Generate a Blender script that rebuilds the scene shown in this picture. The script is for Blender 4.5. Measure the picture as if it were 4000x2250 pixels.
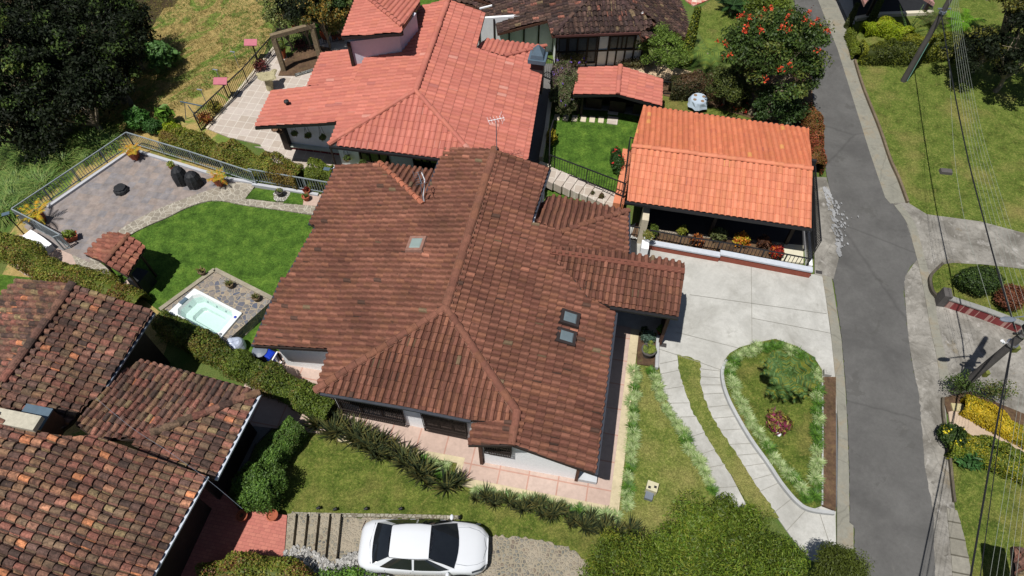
import bpy, math, random
import numpy as np
from mathutils import Vector, geometry
for o in list(bpy.data.objects): bpy.data.objects.remove(o)
R = math.radians
scene = bpy.context.scene
# ---------------------------------------------------------------- camera, sky, sun
CH = 26.0
cam = bpy.data.cameras.new('camera'); cam.lens = 24; cam.sensor_width = 36; cam.clip_end = 900
co = bpy.data.objects.new('camera', cam); scene.collection.objects.link(co)
co.location = (0, 0, CH); co.rotation_euler = (R(35), 0, 0); scene.camera = co
SUN_EL, SUN_AZ = R(68), R(228)            # azimuth of the sun, counter-clockwise from +x
sd = Vector((math.cos(SUN_EL)*math.cos(SUN_AZ), math.cos(SUN_EL)*math.sin(SUN_AZ), math.sin(SUN_EL)))
w = bpy.data.worlds.new('World'); scene.world = w; w.use_nodes = True
nt = w.node_tree; bg = nt.nodes['Background']
sky = nt.nodes.new('ShaderNodeTexSky'); sky.sky_type = 'NISHITA'; sky.sun_disc = False
sky.sun_elevation = SUN_EL; sky.sun_rotation = math.atan2(sd.x, sd.y)
nt.links.new(sky.outputs[0], bg.inputs[0]); bg.inputs[1].default_value = 0.045
sl = bpy.data.lights.new('sun', 'SUN'); sl.energy = 4.3; sl.angle = R(0.5); sl.color = (1, 0.965, 0.91)
so = bpy.data.objects.new('sun', sl); scene.collection.objects.link(so)
so.rotation_euler = (-sd).to_track_quat('-Z', 'Y').to_euler()
scene.view_settings.view_transform = 'Standard'; scene.view_settings.look = 'None'
scene.view_settings.exposure = 0.3; scene.view_settings.gamma = 1
scene.cycles.max_bounces = 6; scene.cycles.transparent_max_bounces = 8

# ---------------------------------------------------------------- geometry helpers
KX = 4000/2576.0
PIT = R(55); FW = np.array([0, math.cos(PIT), -math.sin(PIT)]); UPV = np.array([0, math.sin(PIT), math.cos(PIT)])
CAM = np.array([0, 0, CH])
def ray(x, y):
    return FW + (x*KX-2000)/2666.7*np.array([1., 0, 0]) - (y*KX-1125)/2666.7*UPV
def P(x, y, z=0.0):
    d = ray(x, y); return CAM + d*((z-CH)/d[2])
L0 = np.array([-23.7, 21.6]); LN = np.array([-.875, .484])
def G(x, y):
    d = (x-L0[0])*LN[0] + (y-L0[1])*LN[1] - .5
    d = max(0.0, d)
    return -4.5*(1-math.exp(-(d*d/(d+1.2))*0.11))
def PG(x, y, h=0.0):
    z = 0.0
    for _ in range(25):
        q = P(x, y, z+h); z = z*.4 + G(q[0], q[1])*.6
    return np.array([q[0], q[1], z+h])
FA = R(-11.2); EX = np.array([math.cos(FA), math.sin(FA), 0]); NY = np.array([-math.sin(FA), math.cos(FA), 0]); UZ = np.array([0, 0, 1.])
def hitv(px, A, B):
    """pixel ray against the vertical plane through A and B"""
    A = np.array(A, float); B = np.array(B, float); u = (B-A)[:2]; n = np.array([u[1], -u[0], 0])
    d = ray(*px); t = ((A-CAM)@n)/(d@n); return CAM+d*t
col = scene.collection
ABS = {}
rng = np.random.default_rng(7); random.seed(7)
def link(o): col.objects.link(o); return o
def thing(name, label, cat, loc, group=None, rz=0.0):
    o = bpy.data.objects.new(name, None); o.empty_display_size = .1; link(o)
    o.location = [float(v) for v in loc]; o.rotation_euler = (0, 0, rz)
    tag(o, label, cat, group); ABS[o.name] = np.array([float(v) for v in loc]); return o
def tag(o, label=None, cat=None, group=None, kind=None):
    if label: o['label'] = label
    if cat: o['category'] = cat
    if group: o['group'] = group
    if kind: o['kind'] = kind
    return o
def mesh_np(name, V, F, C=None, mat=None, parent=None, local=False, smooth=False):
    """V (n,3), F list/array of polys, C per-face colour"""
    me = bpy.data.meshes.new(name)
    V = np.asarray(V, dtype=np.float32).reshape(-1, 3)
    if isinstance(F, np.ndarray):
        nf, k = F.shape; me.vertices.add(len(V)); me.vertices.foreach_set('co', V.ravel())
        me.loops.add(nf*k); me.loops.foreach_set('vertex_index', F.astype(np.int32).ravel())
        me.polygons.add(nf); me.polygons.foreach_set('loop_start', np.arange(0, nf*k, k, dtype=np.int32))
        me.update(calc_edges=True)
    else:
        me.from_pydata([tuple(v) for v in V.tolist()], [], F); nf = len(F)
    if C is not None:
        C = np.asarray(C, dtype=np.float32)
        a = me.attributes.new('Col', 'FLOAT_COLOR', 'FACE')
        cc = np.ones((nf, 4), dtype=np.float32); cc[:, :3] = C; a.data.foreach_set('color', cc.ravel())
    if smooth: me.polygons.foreach_set('use_smooth', np.ones(nf, dtype=bool))
    me.update()
    if mat: me.materials.append(mat)
    o = bpy.data.objects.new(name, me); link(o)
    place(o, parent, local); return o
def place(o, parent, local=False):
    if parent is not None:
        o.parent = parent
        if local: ABS[o.name] = ABS.get(parent.name, np.zeros(3)).copy()
        else:
            o.location = [float(-v) for v in ABS.get(parent.name, np.zeros(3))]; ABS[o.name] = np.zeros(3)
    else: ABS[o.name] = np.zeros(3)
def copy_tree(o, loc, rz=0.0, label=None, group=None, scale=None):
    r = o.copy(); link(r); r.location = [float(v) for v in loc]; r.rotation_euler = (0, 0, rz)
    if scale: r.scale = (scale,)*3 if not isinstance(scale, tuple) else scale
    if label: r['label'] = label
    if group: r['group'] = group
    for ch in list(o.children):
        c = ch.copy(); link(c); c.parent = r
        for g in list(ch.children):
            d = g.copy(); link(d); d.parent = c
    return r
class MB:
    def __init__(s): s.v = []; s.f = []; s.c = []; s.col = (1, 1, 1)
    def add(s, V, F):
        n = len(s.v); s.v += [tuple(float(a) for a in p) for p in V]; s.f += [tuple(i+n for i in f) for f in F]; s.c += [s.col]*len(F); return s
    def box(s, c, size, rz=0.0, taper=1.0, rx=0.0):
        x, y, z = [a/2 for a in size]; V = []
        for k, (sx, sy, sz) in enumerate([(-1,-1,-1),(1,-1,-1),(1,1,-1),(-1,1,-1),(-1,-1,1),(1,-1,1),(1,1,1),(-1,1,1)]):
            t = taper if sz > 0 else 1
            p = [sx*x*t, sy*y*t, sz*z]
            if rx: p = [p[0], p[1]*math.cos(rx)-p[2]*math.sin(rx), p[1]*math.sin(rx)+p[2]*math.cos(rx)]
            V.append((c[0]+p[0]*math.cos(rz)-p[1]*math.sin(rz), c[1]+p[0]*math.sin(rz)+p[1]*math.cos(rz), c[2]+p[2]))
        return s.add(V, [(3,2,1,0),(4,5,6,7),(0,1,5,4),(1,2,6,5),(2,3,7,6),(3,0,4,7)])
    def hexa(s, b, t):
        """solid between bottom polygon b and top polygon t"""
        n = len(b); return s.add(list(b)+list(t), [tuple(range(n))[::-1], tuple(range(n, 2*n))]+[(i, (i+1) % n, n+(i+1) % n, n+i) for i in range(n)])
    def beam(s, a, b, w, h=None):
        h = h or w; a = np.array(a, float); b = np.array(b, float); d = b-a; L = np.linalg.norm(d)
        if L < 1e-6: return s
        d = d/L; u = np.cross(d, UZ)
        u = np.array([1., 0, 0]) if np.linalg.norm(u) < 1e-4 else u/np.linalg.norm(u)
        v = np.cross(u, d); q = [u*w/2*sx+v*h/2*sy for sx, sy in ((-1,-1),(1,-1),(1,1),(-1,1))]
        return s.add([a+k for k in q]+[b+k for k in q], [(3,2,1,0),(4,5,6,7),(0,1,5,4),(1,2,6,5),(2,3,7,6),(3,0,4,7)])
    def tube(s, pts, rad, n=8, cap=True):
        pts = [np.array(p, float) for p in pts]; m = len(pts); V = []; prev = None
        if not hasattr(rad, '__len__'): rad = [rad]*m
        for i, p in enumerate(pts):
            d = pts[min(i+1, m-1)]-pts[max(i-1, 0)]; d = d/(np.linalg.norm(d)+1e-9)
            u = np.cross(d, UZ if abs(d[2]) < .95 else np.array([1., 0, 0])) if prev is None else prev-d*(prev@d)
            u = u/np.linalg.norm(u); prev = u; v = np.cross(d, u)
            V += [p+rad[i]*(math.cos(2*math.pi*k/n)*u+math.sin(2*math.pi*k/n)*v) for k in range(n)]
        F = [(i*n+k, i*n+(k+1) % n, (i+1)*n+(k+1) % n, (i+1)*n+k) for i in range(m-1) for k in range(n)]
        if cap: F += [tuple(range(n))[::-1], tuple(range((m-1)*n, m*n))]
        return s.add(V, F)
    def lathe(s, c, prof, n=16, cap=True):
        V = [(c[0]+r*math.cos(2*math.pi*k/n), c[1]+r*math.sin(2*math.pi*k/n), c[2]+z) for r, z in prof for k in range(n)]; m = len(prof)
        F = [(i*n+k, i*n+(k+1) % n, (i+1)*n+(k+1) % n, (i+1)*n+k) for i in range(m-1) for k in range(n)]
        if cap: F += [tuple(range(n))[::-1], tuple(range((m-1)*n, m*n))]
        return s.add(V, F)
    def sq(s, c, prof, rz=0.0):
        """square-section lathe: prof = (half-side, z)"""
        V = []
        for r, z in prof:
            for sx, sy in ((-1,-1),(1,-1),(1,1),(-1,1)):
                V.append((c[0]+r*(sx*math.cos(rz)-sy*math.sin(rz)), c[1]+r*(sx*math.sin(rz)+sy*math.cos(rz)), c[2]+z))
        m = len(prof)
        F = [(i*4+k, i*4+(k+1) % 4, (i+1)*4+(k+1) % 4, (i+1)*4+k) for i in range(m-1) for k in range(4)]+[(3,2,1,0), tuple(range((m-1)*4, m*4))]
        return s.add(V, F)
    def blob(s, c, r, n=10, m=6, noise=0.0):
        V = []
        ph = rng.uniform(0, 6, 6)
        for i in range(m+1):
            th = math.pi*i/m
            for k in range(n):
                a = 2*math.pi*k/n; q = 1+noise*(math.sin(3*a+ph[0]+2*th)+math.sin(5*a+ph[1])*.6+math.sin(4*th+ph[2]))
                V.append((c[0]+r[0]*q*math.sin(th)*math.cos(a), c[1]+r[1]*q*math.sin(th)*math.sin(a), c[2]-r[2]*q*math.cos(th)))
        return s.add(V, [(i*n+k, i*n+(k+1) % n, (i+1)*n+(k+1) % n, (i+1)*n+k) for i in range(m) for k in range(n)])
    def build(s, name, mat, parent=None, local=False, smooth=False, color=False):
        return mesh_np(name, s.v, s.f, s.c if color else None, mat, parent, local, smooth)

# ---------------------------------------------------------------- materials
def lin(v):
    v /= 255.0; return v/12.92 if v <= .04045 else ((v+.055)/1.055)**2.4
def c(r, g, b, k=.72): return (lin(r)*k, lin(g)*k, lin(b)*k)
MATS = {}
class NT:
    def __init__(s, name):
        s.m = bpy.data.materials.new(name); s.m.use_nodes = True; s.t = s.m.node_tree
        s.b = s.t.nodes['Principled BSDF']; s.tc = s.t.nodes.new('ShaderNodeTexCoord')
    def n(s, typ, **k):
        x = s.t.nodes.new(typ)
        for a, b in k.items(): setattr(x, a, b)
        return x
    def l(s, a, b): s.t.links.new(a, b)
    def mapping(s, sc=1.0, rot=0.0, loc=(0, 0, 0)):
        m = s.n('ShaderNodeMapping'); s.l(s.tc.outputs['Object'], m.inputs[0])
        m.inputs['Scale'].default_value = (sc,)*3 if not isinstance(sc, tuple) else sc
        m.inputs['Rotation'].default_value = (0, 0, rot); m.inputs['Location'].default_value = loc
        return m.outputs[0]
    def noise(s, scale, detail=4, rough=.6, vec=None, dist=0.0):
        x = s.n('ShaderNodeTexNoise'); x.inputs['Scale'].default_value = scale; x.inputs['Detail'].default_value = detail
        x.inputs['Roughness'].default_value = rough; x.inputs['Distortion'].default_value = dist
        s.l(vec or s.tc.outputs['Object'], x.inputs['Vector']); return x.outputs['Fac']
    def ramp(s, fac, stops):
        x = s.n('ShaderNodeValToRGB'); e = x.color_ramp.elements
        while len(e) < len(stops): e.new(.5)
        for q, (p, cl) in zip(e, stops): q.position = p; q.color = (*cl, 1)
        s.l(fac, x.inputs[0]); return x.outputs[0]
    def mix(s, f, a, b, mode='MIX'):
        x = s.n('ShaderNodeMix', data_type='RGBA', blend_type=mode)
        for i, v in ((0, f), (6, a), (7, b)):
            if isinstance(v, (int, float)): x.inputs[i].default_value = v
            elif isinstance(v, tuple): x.inputs[i].default_value = (*v, 1)
            else: s.l(v, x.inputs[i])
        return x.outputs[2]
    def bump(s, h, strength=.5, dist=.02):
        x = s.n('ShaderNodeBump'); x.inputs['Strength'].default_value = strength; x.inputs['Distance'].default_value = dist
        s.l(h, x.inputs['Height']); s.l(x.outputs[0], s.b.inputs['Normal'])
    def done(s, colr, rough=.8, spec=.3):
        if isinstance(colr, tuple): s.b.inputs['Base Color'].default_value = (*colr, 1)
        else: s.l(colr, s.b.inputs['Base Color'])
        s.b.inputs['Roughness'].default_value = rough; s.b.inputs['Specular IOR Level'].default_value = spec
        return s.m
def g3(v): return (v, v, v)
def m_plain(name, colr, rough=.7, var=.12, scale=6, metal=0.0, spec=.4, bump=0.0):
    t = NT(name); f = t.noise(scale, 5, .65); r = t.ramp(f, [(.3, g3(1-var)), (.7, g3(1+var))])
    cc = t.mix(1.0, colr, r, 'MULTIPLY'); t.b.inputs['Metallic'].default_value = metal
    if bump: t.bump(f, bump, .02)
    return t.done(cc, rough, spec)
def m_attr(name, rough=.85, var=.25, scale=14, spots=None, transl=0.0, bump=0.0, spec=.25):
    t = NT(name); a = t.n('ShaderNodeAttribute', attribute_name='Col')
    f = t.noise(scale, 5, .7); r = t.ramp(f, [(.3, g3(1-var)), (.7, g3(1+var))])
    cc = t.mix(1.0, a.outputs['Color'], r, 'MULTIPLY')
    if spots:
        for (scl, lo, hi, scol, amt) in spots:
            f2 = t.noise(scl, 5, .75); k = t.ramp(f2, [(lo, (0, 0, 0)), (hi, g3(amt))]); cc = t.mix(k, cc, scol)
    if bump: t.bump(f, bump, .02)
    m = t.done(cc, rough, spec)
    if transl:
        tr = t.n('ShaderNodeBsdfTranslucent'); t.l(cc, tr.inputs[0]); mx = t.n('ShaderNodeMixShader'); mx.inputs[0].default_value = transl
        t.l(t.b.outputs[0], mx.inputs[1]); t.l(tr.outputs[0], mx.inputs[2]); t.l(mx.outputs[0], t.t.nodes['Material Output'].inputs[0])
    return m
def m_grass(name, dark, mid, lite, dry=None, dry_amt=(.55, .75), big=.35, bump=.6):
    t = NT(name); n1 = t.noise(big, 3, .5); n2 = t.noise(1.7, 4, .6); n3 = t.noise(26, 3, .8); n4 = t.noise(9, 3, .7)
    a = t.ramp(n2, [(.3, dark), (.5, mid), (.72, lite)])
    if dry: a = t.mix(t.ramp(n1, [(dry_amt[0], (0, 0, 0)), (dry_amt[1], g3(.85))]), a, dry); a = t.mix(t.ramp(n4, [(.5, (0, 0, 0)), (.75, g3(.6))]), a, dry)
    a = t.mix(1.0, a, t.ramp(n3, [(.3, g3(.42)), (.5, g3(.95)), (.7, g3(1.65))]), 'MULTIPLY')
    a = t.mix(1.0, a, t.ramp(n4, [(.3, g3(.75)), (.7, g3(1.25))]), 'MULTIPLY')
    t.bump(n3, bump, .05); return t.done(a, .95, .1)
def m_concrete(name, colr, var=.16, stain=None, rough=.85, cracks=0):
    t = NT(name); n1 = t.noise(.8, 5, .62, dist=.4); n2 = t.noise(7, 6, .75); n3 = t.noise(60, 2, .6)
    cc = t.mix(1.0, colr, t.ramp(n1, [(.3, g3(1-var)), (.7, g3(1+var))]), 'MULTIPLY')
    cc = t.mix(1.0, cc, t.ramp(n2, [(.3, g3(1-var*.8)), (.7, g3(1+var*.6))]), 'MULTIPLY')
    cc = t.mix(1.0, cc, t.ramp(n3, [(.3, g3(.92)), (.7, g3(1.06))]), 'MULTIPLY')
    if stain:
        for (scl, lo, hi, scol, amt) in stain: cc = t.mix(t.ramp(t.noise(scl, 6, .7, dist=.5), [(lo, (0, 0, 0)), (hi, g3(amt))]), cc, scol)
    if cracks:
        v = t.n('ShaderNodeTexVoronoi', feature='DISTANCE_TO_EDGE'); v.inputs['Scale'].default_value = cracks
        nz = t.n('ShaderNodeTexNoise'); nz.inputs['Scale'].default_value = 2.5; t.l(t.tc.outputs['Object'], nz.inputs['Vector'])
        mv = t.mix(.12, t.tc.outputs['Object'], nz.outputs['Color']); t.l(mv, v.inputs['Vector'])
        k = t.ramp(v.outputs['Distance'], [(.0, g3(.45)), (.010, (0, 0, 0))]); cc = t.mix(k, cc, tuple(np.array(colr)*.5))
    t.bump(n2, .25, .01); return t.done(cc, rough, .2)
def m_tiles(name, c1, c2, mortar, w_, h_, ms=.02, rot=FA, off=0.0, var=.12, rough=.7, scl=5, bump=.3):
    t = NT(name); v = t.mapping(1.0, -rot); b = t.n('ShaderNodeTexBrick'); t.l(v, b.inputs[0]); b.offset = off; b.squash = 1
    b.inputs['Color1'].default_value = (*c1, 1); b.inputs['Color2'].default_value = (*c2, 1); b.inputs['Mortar'].default_value = (*mortar, 1)
    b.inputs['Scale'].default_value = 1; b.inputs['Mortar Size'].default_value = ms; b.inputs['Brick Width'].default_value = w_; b.inputs['Row Height'].default_value = h_
    cc = t.mix(1.0, b.outputs[0], t.ramp(t.noise(scl, 6, .7), [(.3, g3(1-var)), (.7, g3(1+var))]), 'MULTIPLY')
    t.bump(t.mix(1.0, g3(1.0), b.outputs['Fac'], 'SUBTRACT'), bump, .01); return t.done(cc, rough, .3)
def m_stone(name, cols, joint, scale, jw=.06, var=.2, rnd=1.0, bump=.6, stretch=(1, 1, 1), dust=None):
    t = NT(name); v = t.mapping(tuple(scale*q for q in stretch), -FA)
    vo = t.n('ShaderNodeTexVoronoi'); vo.inputs['Randomness'].default_value = rnd; vo.inputs['Scale'].default_value = 1; t.l(v, vo.inputs['Vector'])
    ve = t.n('ShaderNodeTexVoronoi', feature='DISTANCE_TO_EDGE'); ve.inputs['Randomness'].default_value = rnd; ve.inputs['Scale'].default_value = 1; t.l(v, ve.inputs['Vector'])
    sp = t.n('ShaderNodeSeparateColor'); t.l(vo.outputs['Color'], sp.inputs[0])
    k = len(cols); a = t.ramp(sp.outputs[0], [(i/(k-1) if k > 1 else 0, q) for i, q in enumerate(cols)])
    a = t.mix(1.0, a, t.ramp(t.noise(9, 5, .7), [(.3, g3(1-var)), (.7, g3(1+var))]), 'MULTIPLY')
    e = t.ramp(ve.outputs['Distance'], [(jw*.5, (0, 0, 0)), (jw, (1, 1, 1))])
    t.bump(e, bump, .02); a = t.mix(e, joint, a)
    if dust: a = t.mix(t.ramp(t.noise(.9, 6, .7, dist=.4), [(.46, (0, 0, 0)), (.6, g3(dust[1]))]), a, dust[0])
    return t.done(a, .85, .25)
M = {}
M['leaf'] = m_attr('leaf_foliage', .55, .15, 3, transl=.22, spec=.3)
M['leafdark'] = m_attr('leaf_dark_foliage', .6, .2, 3, transl=.06, spec=.15)
M['attr'] = m_attr('coloured_surface', .7, .12, 8)
M['bark'] = m_plain('bark', c(140, 128, 108), .9, .45, 9, bump=.6)
M['tileold'] = m_attr('roof_tile_brown', .9, .2, 9, [(.9, .5, .72, c(88, 66, 52), .45), (3.3, .58, .70, c(58, 48, 42), .55), (7, .69, .74, c(190, 168, 152), .5)], bump=.3)
M['tilevold'] = m_attr('roof_tile_mossy', .95, .45, 11, [(1.2, .45, .7, c(70, 56, 50), .5), (5, .48, .66, c(50, 42, 38), .75), (8, .62, .69, c(168, 140, 104), .6), (3, .69, .74, c(200, 190, 178), .7)], bump=.4)
M['tiledark'] = m_attr('roof_tile_blackened', .95, .5, 9, [(5, .45, .62, c(45, 36, 34), .8), (8, .62, .68, c(170, 145, 105), .6)], bump=.4)
M['tilenew'] = m_attr('roof_tile_salmon', .75, .08, 7, [(.7, .45, .75, c(196, 116, 104), .35), (5, .62, .75, c(170, 100, 92), .3)])
M['tileorange'] = m_attr('roof_tile_orange', .75, .1, 6, [(.8, .5, .75, c(212, 138, 110), .2), (4, .64, .76, c(186, 120, 98), .25)])
M['white'] = m_plain('white_wall', c(246, 247, 250, .86), .85, .06, 4, bump=.1)
M['whiterough'] = m_plain('white_roughcast_wall', c(250, 251, 253, .9), .9, .07, 16, bump=.8)
M['cream'] = m_concrete('cream_wall', c(226, 214, 190), .1)
M['black'] = m_plain('black_metal', (.012, .012, .014), .5, .2, 8)
M['dark'] = m_plain('dark_timber', c(50, 38, 34), .7, .3, 5)
M['brownwood'] = m_plain('brown_timber', c(92, 60, 46), .7, .3, 5)
M['gutter'] = m_plain('painted_gutter', c(150, 156, 168), .5, .15, 4)
M['blue'] = m_plain('blue_plastic', c(20, 60, 190), .35, .1, 4)
M['grey'] = m_plain('grey_plastic', c(120, 128, 140), .4, .1, 4)
M['dgrey'] = m_plain('charcoal_fabric', c(36, 38, 42), .65, .3, 6, bump=.4)
M['rail'] = m_plain('grey_painted_rail', c(150, 160, 165), .45, .1, 5)
M['terracotta'] = m_plain('terracotta', c(176, 96, 66), .8, .2, 6)
M['soil'] = m_concrete('garden_soil', c(102, 80, 62), .5, [(4, .5, .7, c(128, 108, 74), .6), (1.5, .6, .7, c(84, 96, 50), .5)])
M['carpaint'] = m_plain('white_car_paint', (.60, .62, .65), .16, .01, 2, spec=.6)
M['glassdark'] = m_plain('dark_glass', (.011, .013, .016), .06, .2, 2, spec=.7)
M['skyglass'] = m_plain('milky_glass', c(150, 166, 162), .25, .06, 3)
M['winglass'] = m_plain('window_glass', (.03, .035, .045), .12, .2, 3, spec=.6)
M['rubber'] = m_plain('rubber', (.012, .012, .012), .8, .1, 4)
M['chrome'] = m_plain('alloy_metal', (.5, .5, .52), .35, .05, 4, metal=.9)
M['concpole'] = m_concrete('pole_concrete', c(98, 94, 92), .2)
M['brick'] = m_tiles('red_brick_face', c(150, 70, 70), c(128, 56, 58), c(190, 150, 140), .42, .2, .02, off=.5)
M['terraced'] = m_plain('flower_red', c(228, 70, 40), .6, .2, 5)
M['tub'] = m_plain('white_acrylic', (.66, .69, .69), .25, .02, 2, spec=.5)
M['silver'] = m_plain('silver_tarp', c(205, 215, 235), .35, .12, 3, metal=.2)
M['bluecloth'] = m_plain('pale_blue_cloth', c(192, 208, 224), .8, .08, 4)
M['pink'] = m_plain('pink_painted_board', c(196, 110, 124), .7, .1, 4)
M['stonefurn'] = m_concrete('weathered_stone', c(186, 176, 140), .3)
M['oldwood'] = m_plain('weathered_timber', c(132, 116, 92), .9, .4, 9, bump=.5)
M['slate'] = m_plain('slate_grey_metal', c(92, 112, 128), .45, .1, 4)
# ---------------------------------------------------------------- sheets of the setting
SL = [0]
def smooth_pts(pts, n=6, closed=True):
    pts = [np.array(p, float) for p in pts]; m = len(pts); out = []
    rngi = range(m if closed else m-1)
    for i in rngi:
        p0, p1, p2, p3 = (pts[(i-1) % m], pts[i], pts[(i+1) % m], pts[(i+2) % m]) if closed else (pts[max(i-1, 0)], pts[i], pts[i+1], pts[min(i+2, m-1)])
        for k in range(n):
            t = k/n; out.append(.5*((2*p1)+(-p0+p2)*t+(2*p0-5*p1+4*p2-p3)*t*t+(-p0+3*p1-3*p2+p3)*t**3))
    if not closed: out.append(pts[-1])
    return out
def slab(name, pts, z, mat, kind='structure', th=.12, zpx=None, world=False, parent=None, smooth=0, jag=0.0):
    """pts in picture coordinates (at height z) or world xy; closed slab whose top is at z"""
    if smooth: pts = smooth_pts(pts, smooth)
    SL[0] += 1; z = z+SL[0]*.0007
    q = [np.array(p[:2], float) for p in pts] if world else [P(p[0], p[1], z if zpx is None else zpx)[:2] for p in pts]
    if jag:
        out = []
        for i in range(len(q)):
            a, b = q[i], q[(i+1) % len(q)]; L = np.linalg.norm(b-a); m = max(1, int(L/.12)); nrm = np.array([-(b-a)[1], (b-a)[0]])/(L+1e-9)
            for k in range(m): out.append(a+(b-a)*k/m+nrm*rng.normal(0, jag))
        q = out
    ar = sum(q[i][0]*q[(i+1) % len(q)][1]-q[(i+1) % len(q)][0]*q[i][1] for i in range(len(q)))
    if ar < 0: q = q[::-1]
    n = len(q); V = [(x, y, z) for x, y in q]+[(x, y, z-th) for x, y in q]
    tri = geometry.tessellate_polygon([[Vector((x, y, 0)) for x, y in q]])
    F = []
    for t in tri:
        a, b, d = [q[i] for i in t]; cr = (b[0]-a[0])*(d[1]-a[1])-(b[1]-a[1])*(d[0]-a[0])
        F.append(tuple(t) if cr > 0 else tuple(t[::-1]))
    F += [(i, n+i, n+(i+1) % n, (i+1) % n) for i in range(n)]
    o = mesh_np(name, V, F, None, mat, parent)
    if kind and parent is None: o['kind'] = kind
    return o
def ribbon(pts, w_, z, smooth=6, world=False):
    """polygon of a strip of width w_ about a centre line (world xy out)"""
    q = [np.array(p[:2], float) if world else P(p[0], p[1], z)[:2] for p in pts]
    if smooth: q = smooth_pts(q, smooth, False)
    Lf, Rt = [], []
    for i, p in enumerate(q):
        d = q[min(i+1, len(q)-1)]-q[max(i-1, 0)]; d = d/np.linalg.norm(d); nn = np.array([-d[1], d[0]])*w_/2; Lf.append(p+nn); Rt.append(p-nn)
    return Lf+Rt[::-1]
def inside(px, py, poly):
    r = np.zeros(len(px), bool); n = len(poly)
    for i in range(n):
        x1, y1 = poly[i]; x2, y2 = poly[(i+1) % n]
        if y1 == y2: continue
        r ^= ((y1 > py) != (y2 > py)) & (px < (x2-x1)*(py-y1)/(y2-y1)+x1)
    return r
# ================================================================ THE SETTING
def terrain():
    xs = np.concatenate([np.linspace(-220, -46, 12), np.linspace(-44, 44, 120), np.linspace(46, 220, 12)])
    ys = np.concatenate([np.linspace(-120, -2, 10), np.linspace(0, 60, 84), np.linspace(64, 330, 14)])
    V = [(x, y, G(x, y)) for y in ys for x in xs]; n = len(xs)
    F = np.array([(j*n+i, j*n+i+1, (j+1)*n+i+1, (j+1)*n+i) for j in range(len(ys)-1) for i in range(n-1)])
    t = NT('hillside_ground'); n1 = t.noise(.45, 5, .65, dist=.8); n2 = t.noise(3, 6, .75, dist=.5); n3 = t.noise(22, 3, .8)
    a = t.ramp(n1, [(.30, c(88, 104, 46)), (.42, c(166, 142, 90)), (.52, c(170, 148, 96)), (.58, c(112, 130, 58)), (.75, c(92, 122, 50))])
    a = t.mix(t.ramp(n2, [(.42, (0, 0, 0)), (.7, g3(.6))]), a, c(104, 104, 60))
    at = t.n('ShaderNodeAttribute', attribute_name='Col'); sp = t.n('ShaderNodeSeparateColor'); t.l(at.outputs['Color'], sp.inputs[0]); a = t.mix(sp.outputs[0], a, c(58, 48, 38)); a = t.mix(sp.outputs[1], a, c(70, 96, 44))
    a = t.mix(1.0, a, t.ramp(n3, [(.3, g3(.7)), (.5, g3(1.25)), (.7, g3(2.1))]), 'MULTIPLY'); t.bump(n3, .6, .06)
    cen = np.array([(V[f[0]][0]+V[f[2]][0], V[f[0]][1]+V[f[2]][1]) for f in F])/2
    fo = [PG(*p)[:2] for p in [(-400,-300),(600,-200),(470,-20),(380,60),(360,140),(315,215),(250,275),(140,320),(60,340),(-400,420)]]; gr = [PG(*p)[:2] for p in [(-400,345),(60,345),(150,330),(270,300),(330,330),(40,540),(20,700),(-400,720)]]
    CC = np.zeros((len(F), 3)); CC[inside(cen[:, 0], cen[:, 1], fo), 0] = .95; CC[inside(cen[:, 0], cen[:, 1], gr), 1] = .8  # grove floor mask: dark soil colour that also paints in the grove's shade
    fl_ = np.array([G(a_, b_) for a_, b_ in cen]) > -.02; CC[fl_ & (cen[:, 0] > -15.5), 1] = .85
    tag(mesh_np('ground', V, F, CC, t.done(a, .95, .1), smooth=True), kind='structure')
terrain()
GR = m_grass('lawn_grass', c(60, 88, 32), c(82, 114, 42), c(108, 138, 54), None, big=.5)
GR2 = m_grass('lawn_grass_dry', c(78, 92, 36), c(98, 116, 48), c(120, 132, 62), c(144, 134, 80), (.52, .76), .45)
GR3 = m_grass('lawn_grass_front', c(72, 90, 34), c(96, 112, 46), c(120, 130, 60), c(138, 128, 74), (.48, .75), .6)
ASPH = m_concrete('asphalt', c(104, 103, 101), .13, [(.35, .48, .7, c(80, 79, 78), .6), (2.2, .6, .8, c(84, 83, 80), .5), (1.3, .66, .7, c(122, 120, 114), .35), (.5, .6, .62, c(88, 87, 84), .5)], cracks=.16)
CONC = m_concrete('driveway_concrete', c(200, 199, 193), .11, [(.45, .45, .7, c(150, 148, 140), .7), (1.6, .55, .75, c(160, 158, 150), .6), (5, .66, .72, c(206, 206, 202), .5), (.8, .62, .72, c(128, 126, 118), .4)])
CONC2 = m_concrete('weathered_concrete', c(156, 152, 144), .26, [(.9, .45, .62, c(108, 104, 96), .8), (1.8, .58, .68, c(190, 186, 180), .7), (3.5, .6, .66, c(92, 88, 80), .6), (.7, .62, .7, c(128, 112, 80), .5)], cracks=.35)
CONC3 = m_concrete('sidewalk_concrete', c(150, 148, 136), .16, [(.8, .5, .7, c(148, 126, 94), .6), (2.5, .58, .68, c(118, 114, 104), .6)], cracks=.5)
PAINT = m_concrete('lime_stain', c(160, 161, 162), .3)
PINK = m_tiles('pink_patio_tile', c(204, 182, 170), c(198, 172, 158), c(190, 148, 132), 1.15, 1.15, .028, var=.12)
CREAM = m_tiles('cream_patio_tile', c(206, 194, 184), c(190, 176, 162), c(222, 214, 202), .52, .52, .018, var=.08)
SLATE = m_tiles('slate_patio_tile', c(158, 144, 136), c(138, 134, 136), c(150, 140, 132), .42, .42, .012, var=.3, scl=2.4)
FLAG = m_stone('flagstone_path', [c(160, 151, 135), c(148, 140, 127), c(172, 163, 147)], c(190, 183, 168), 3.6, .08)
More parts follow.
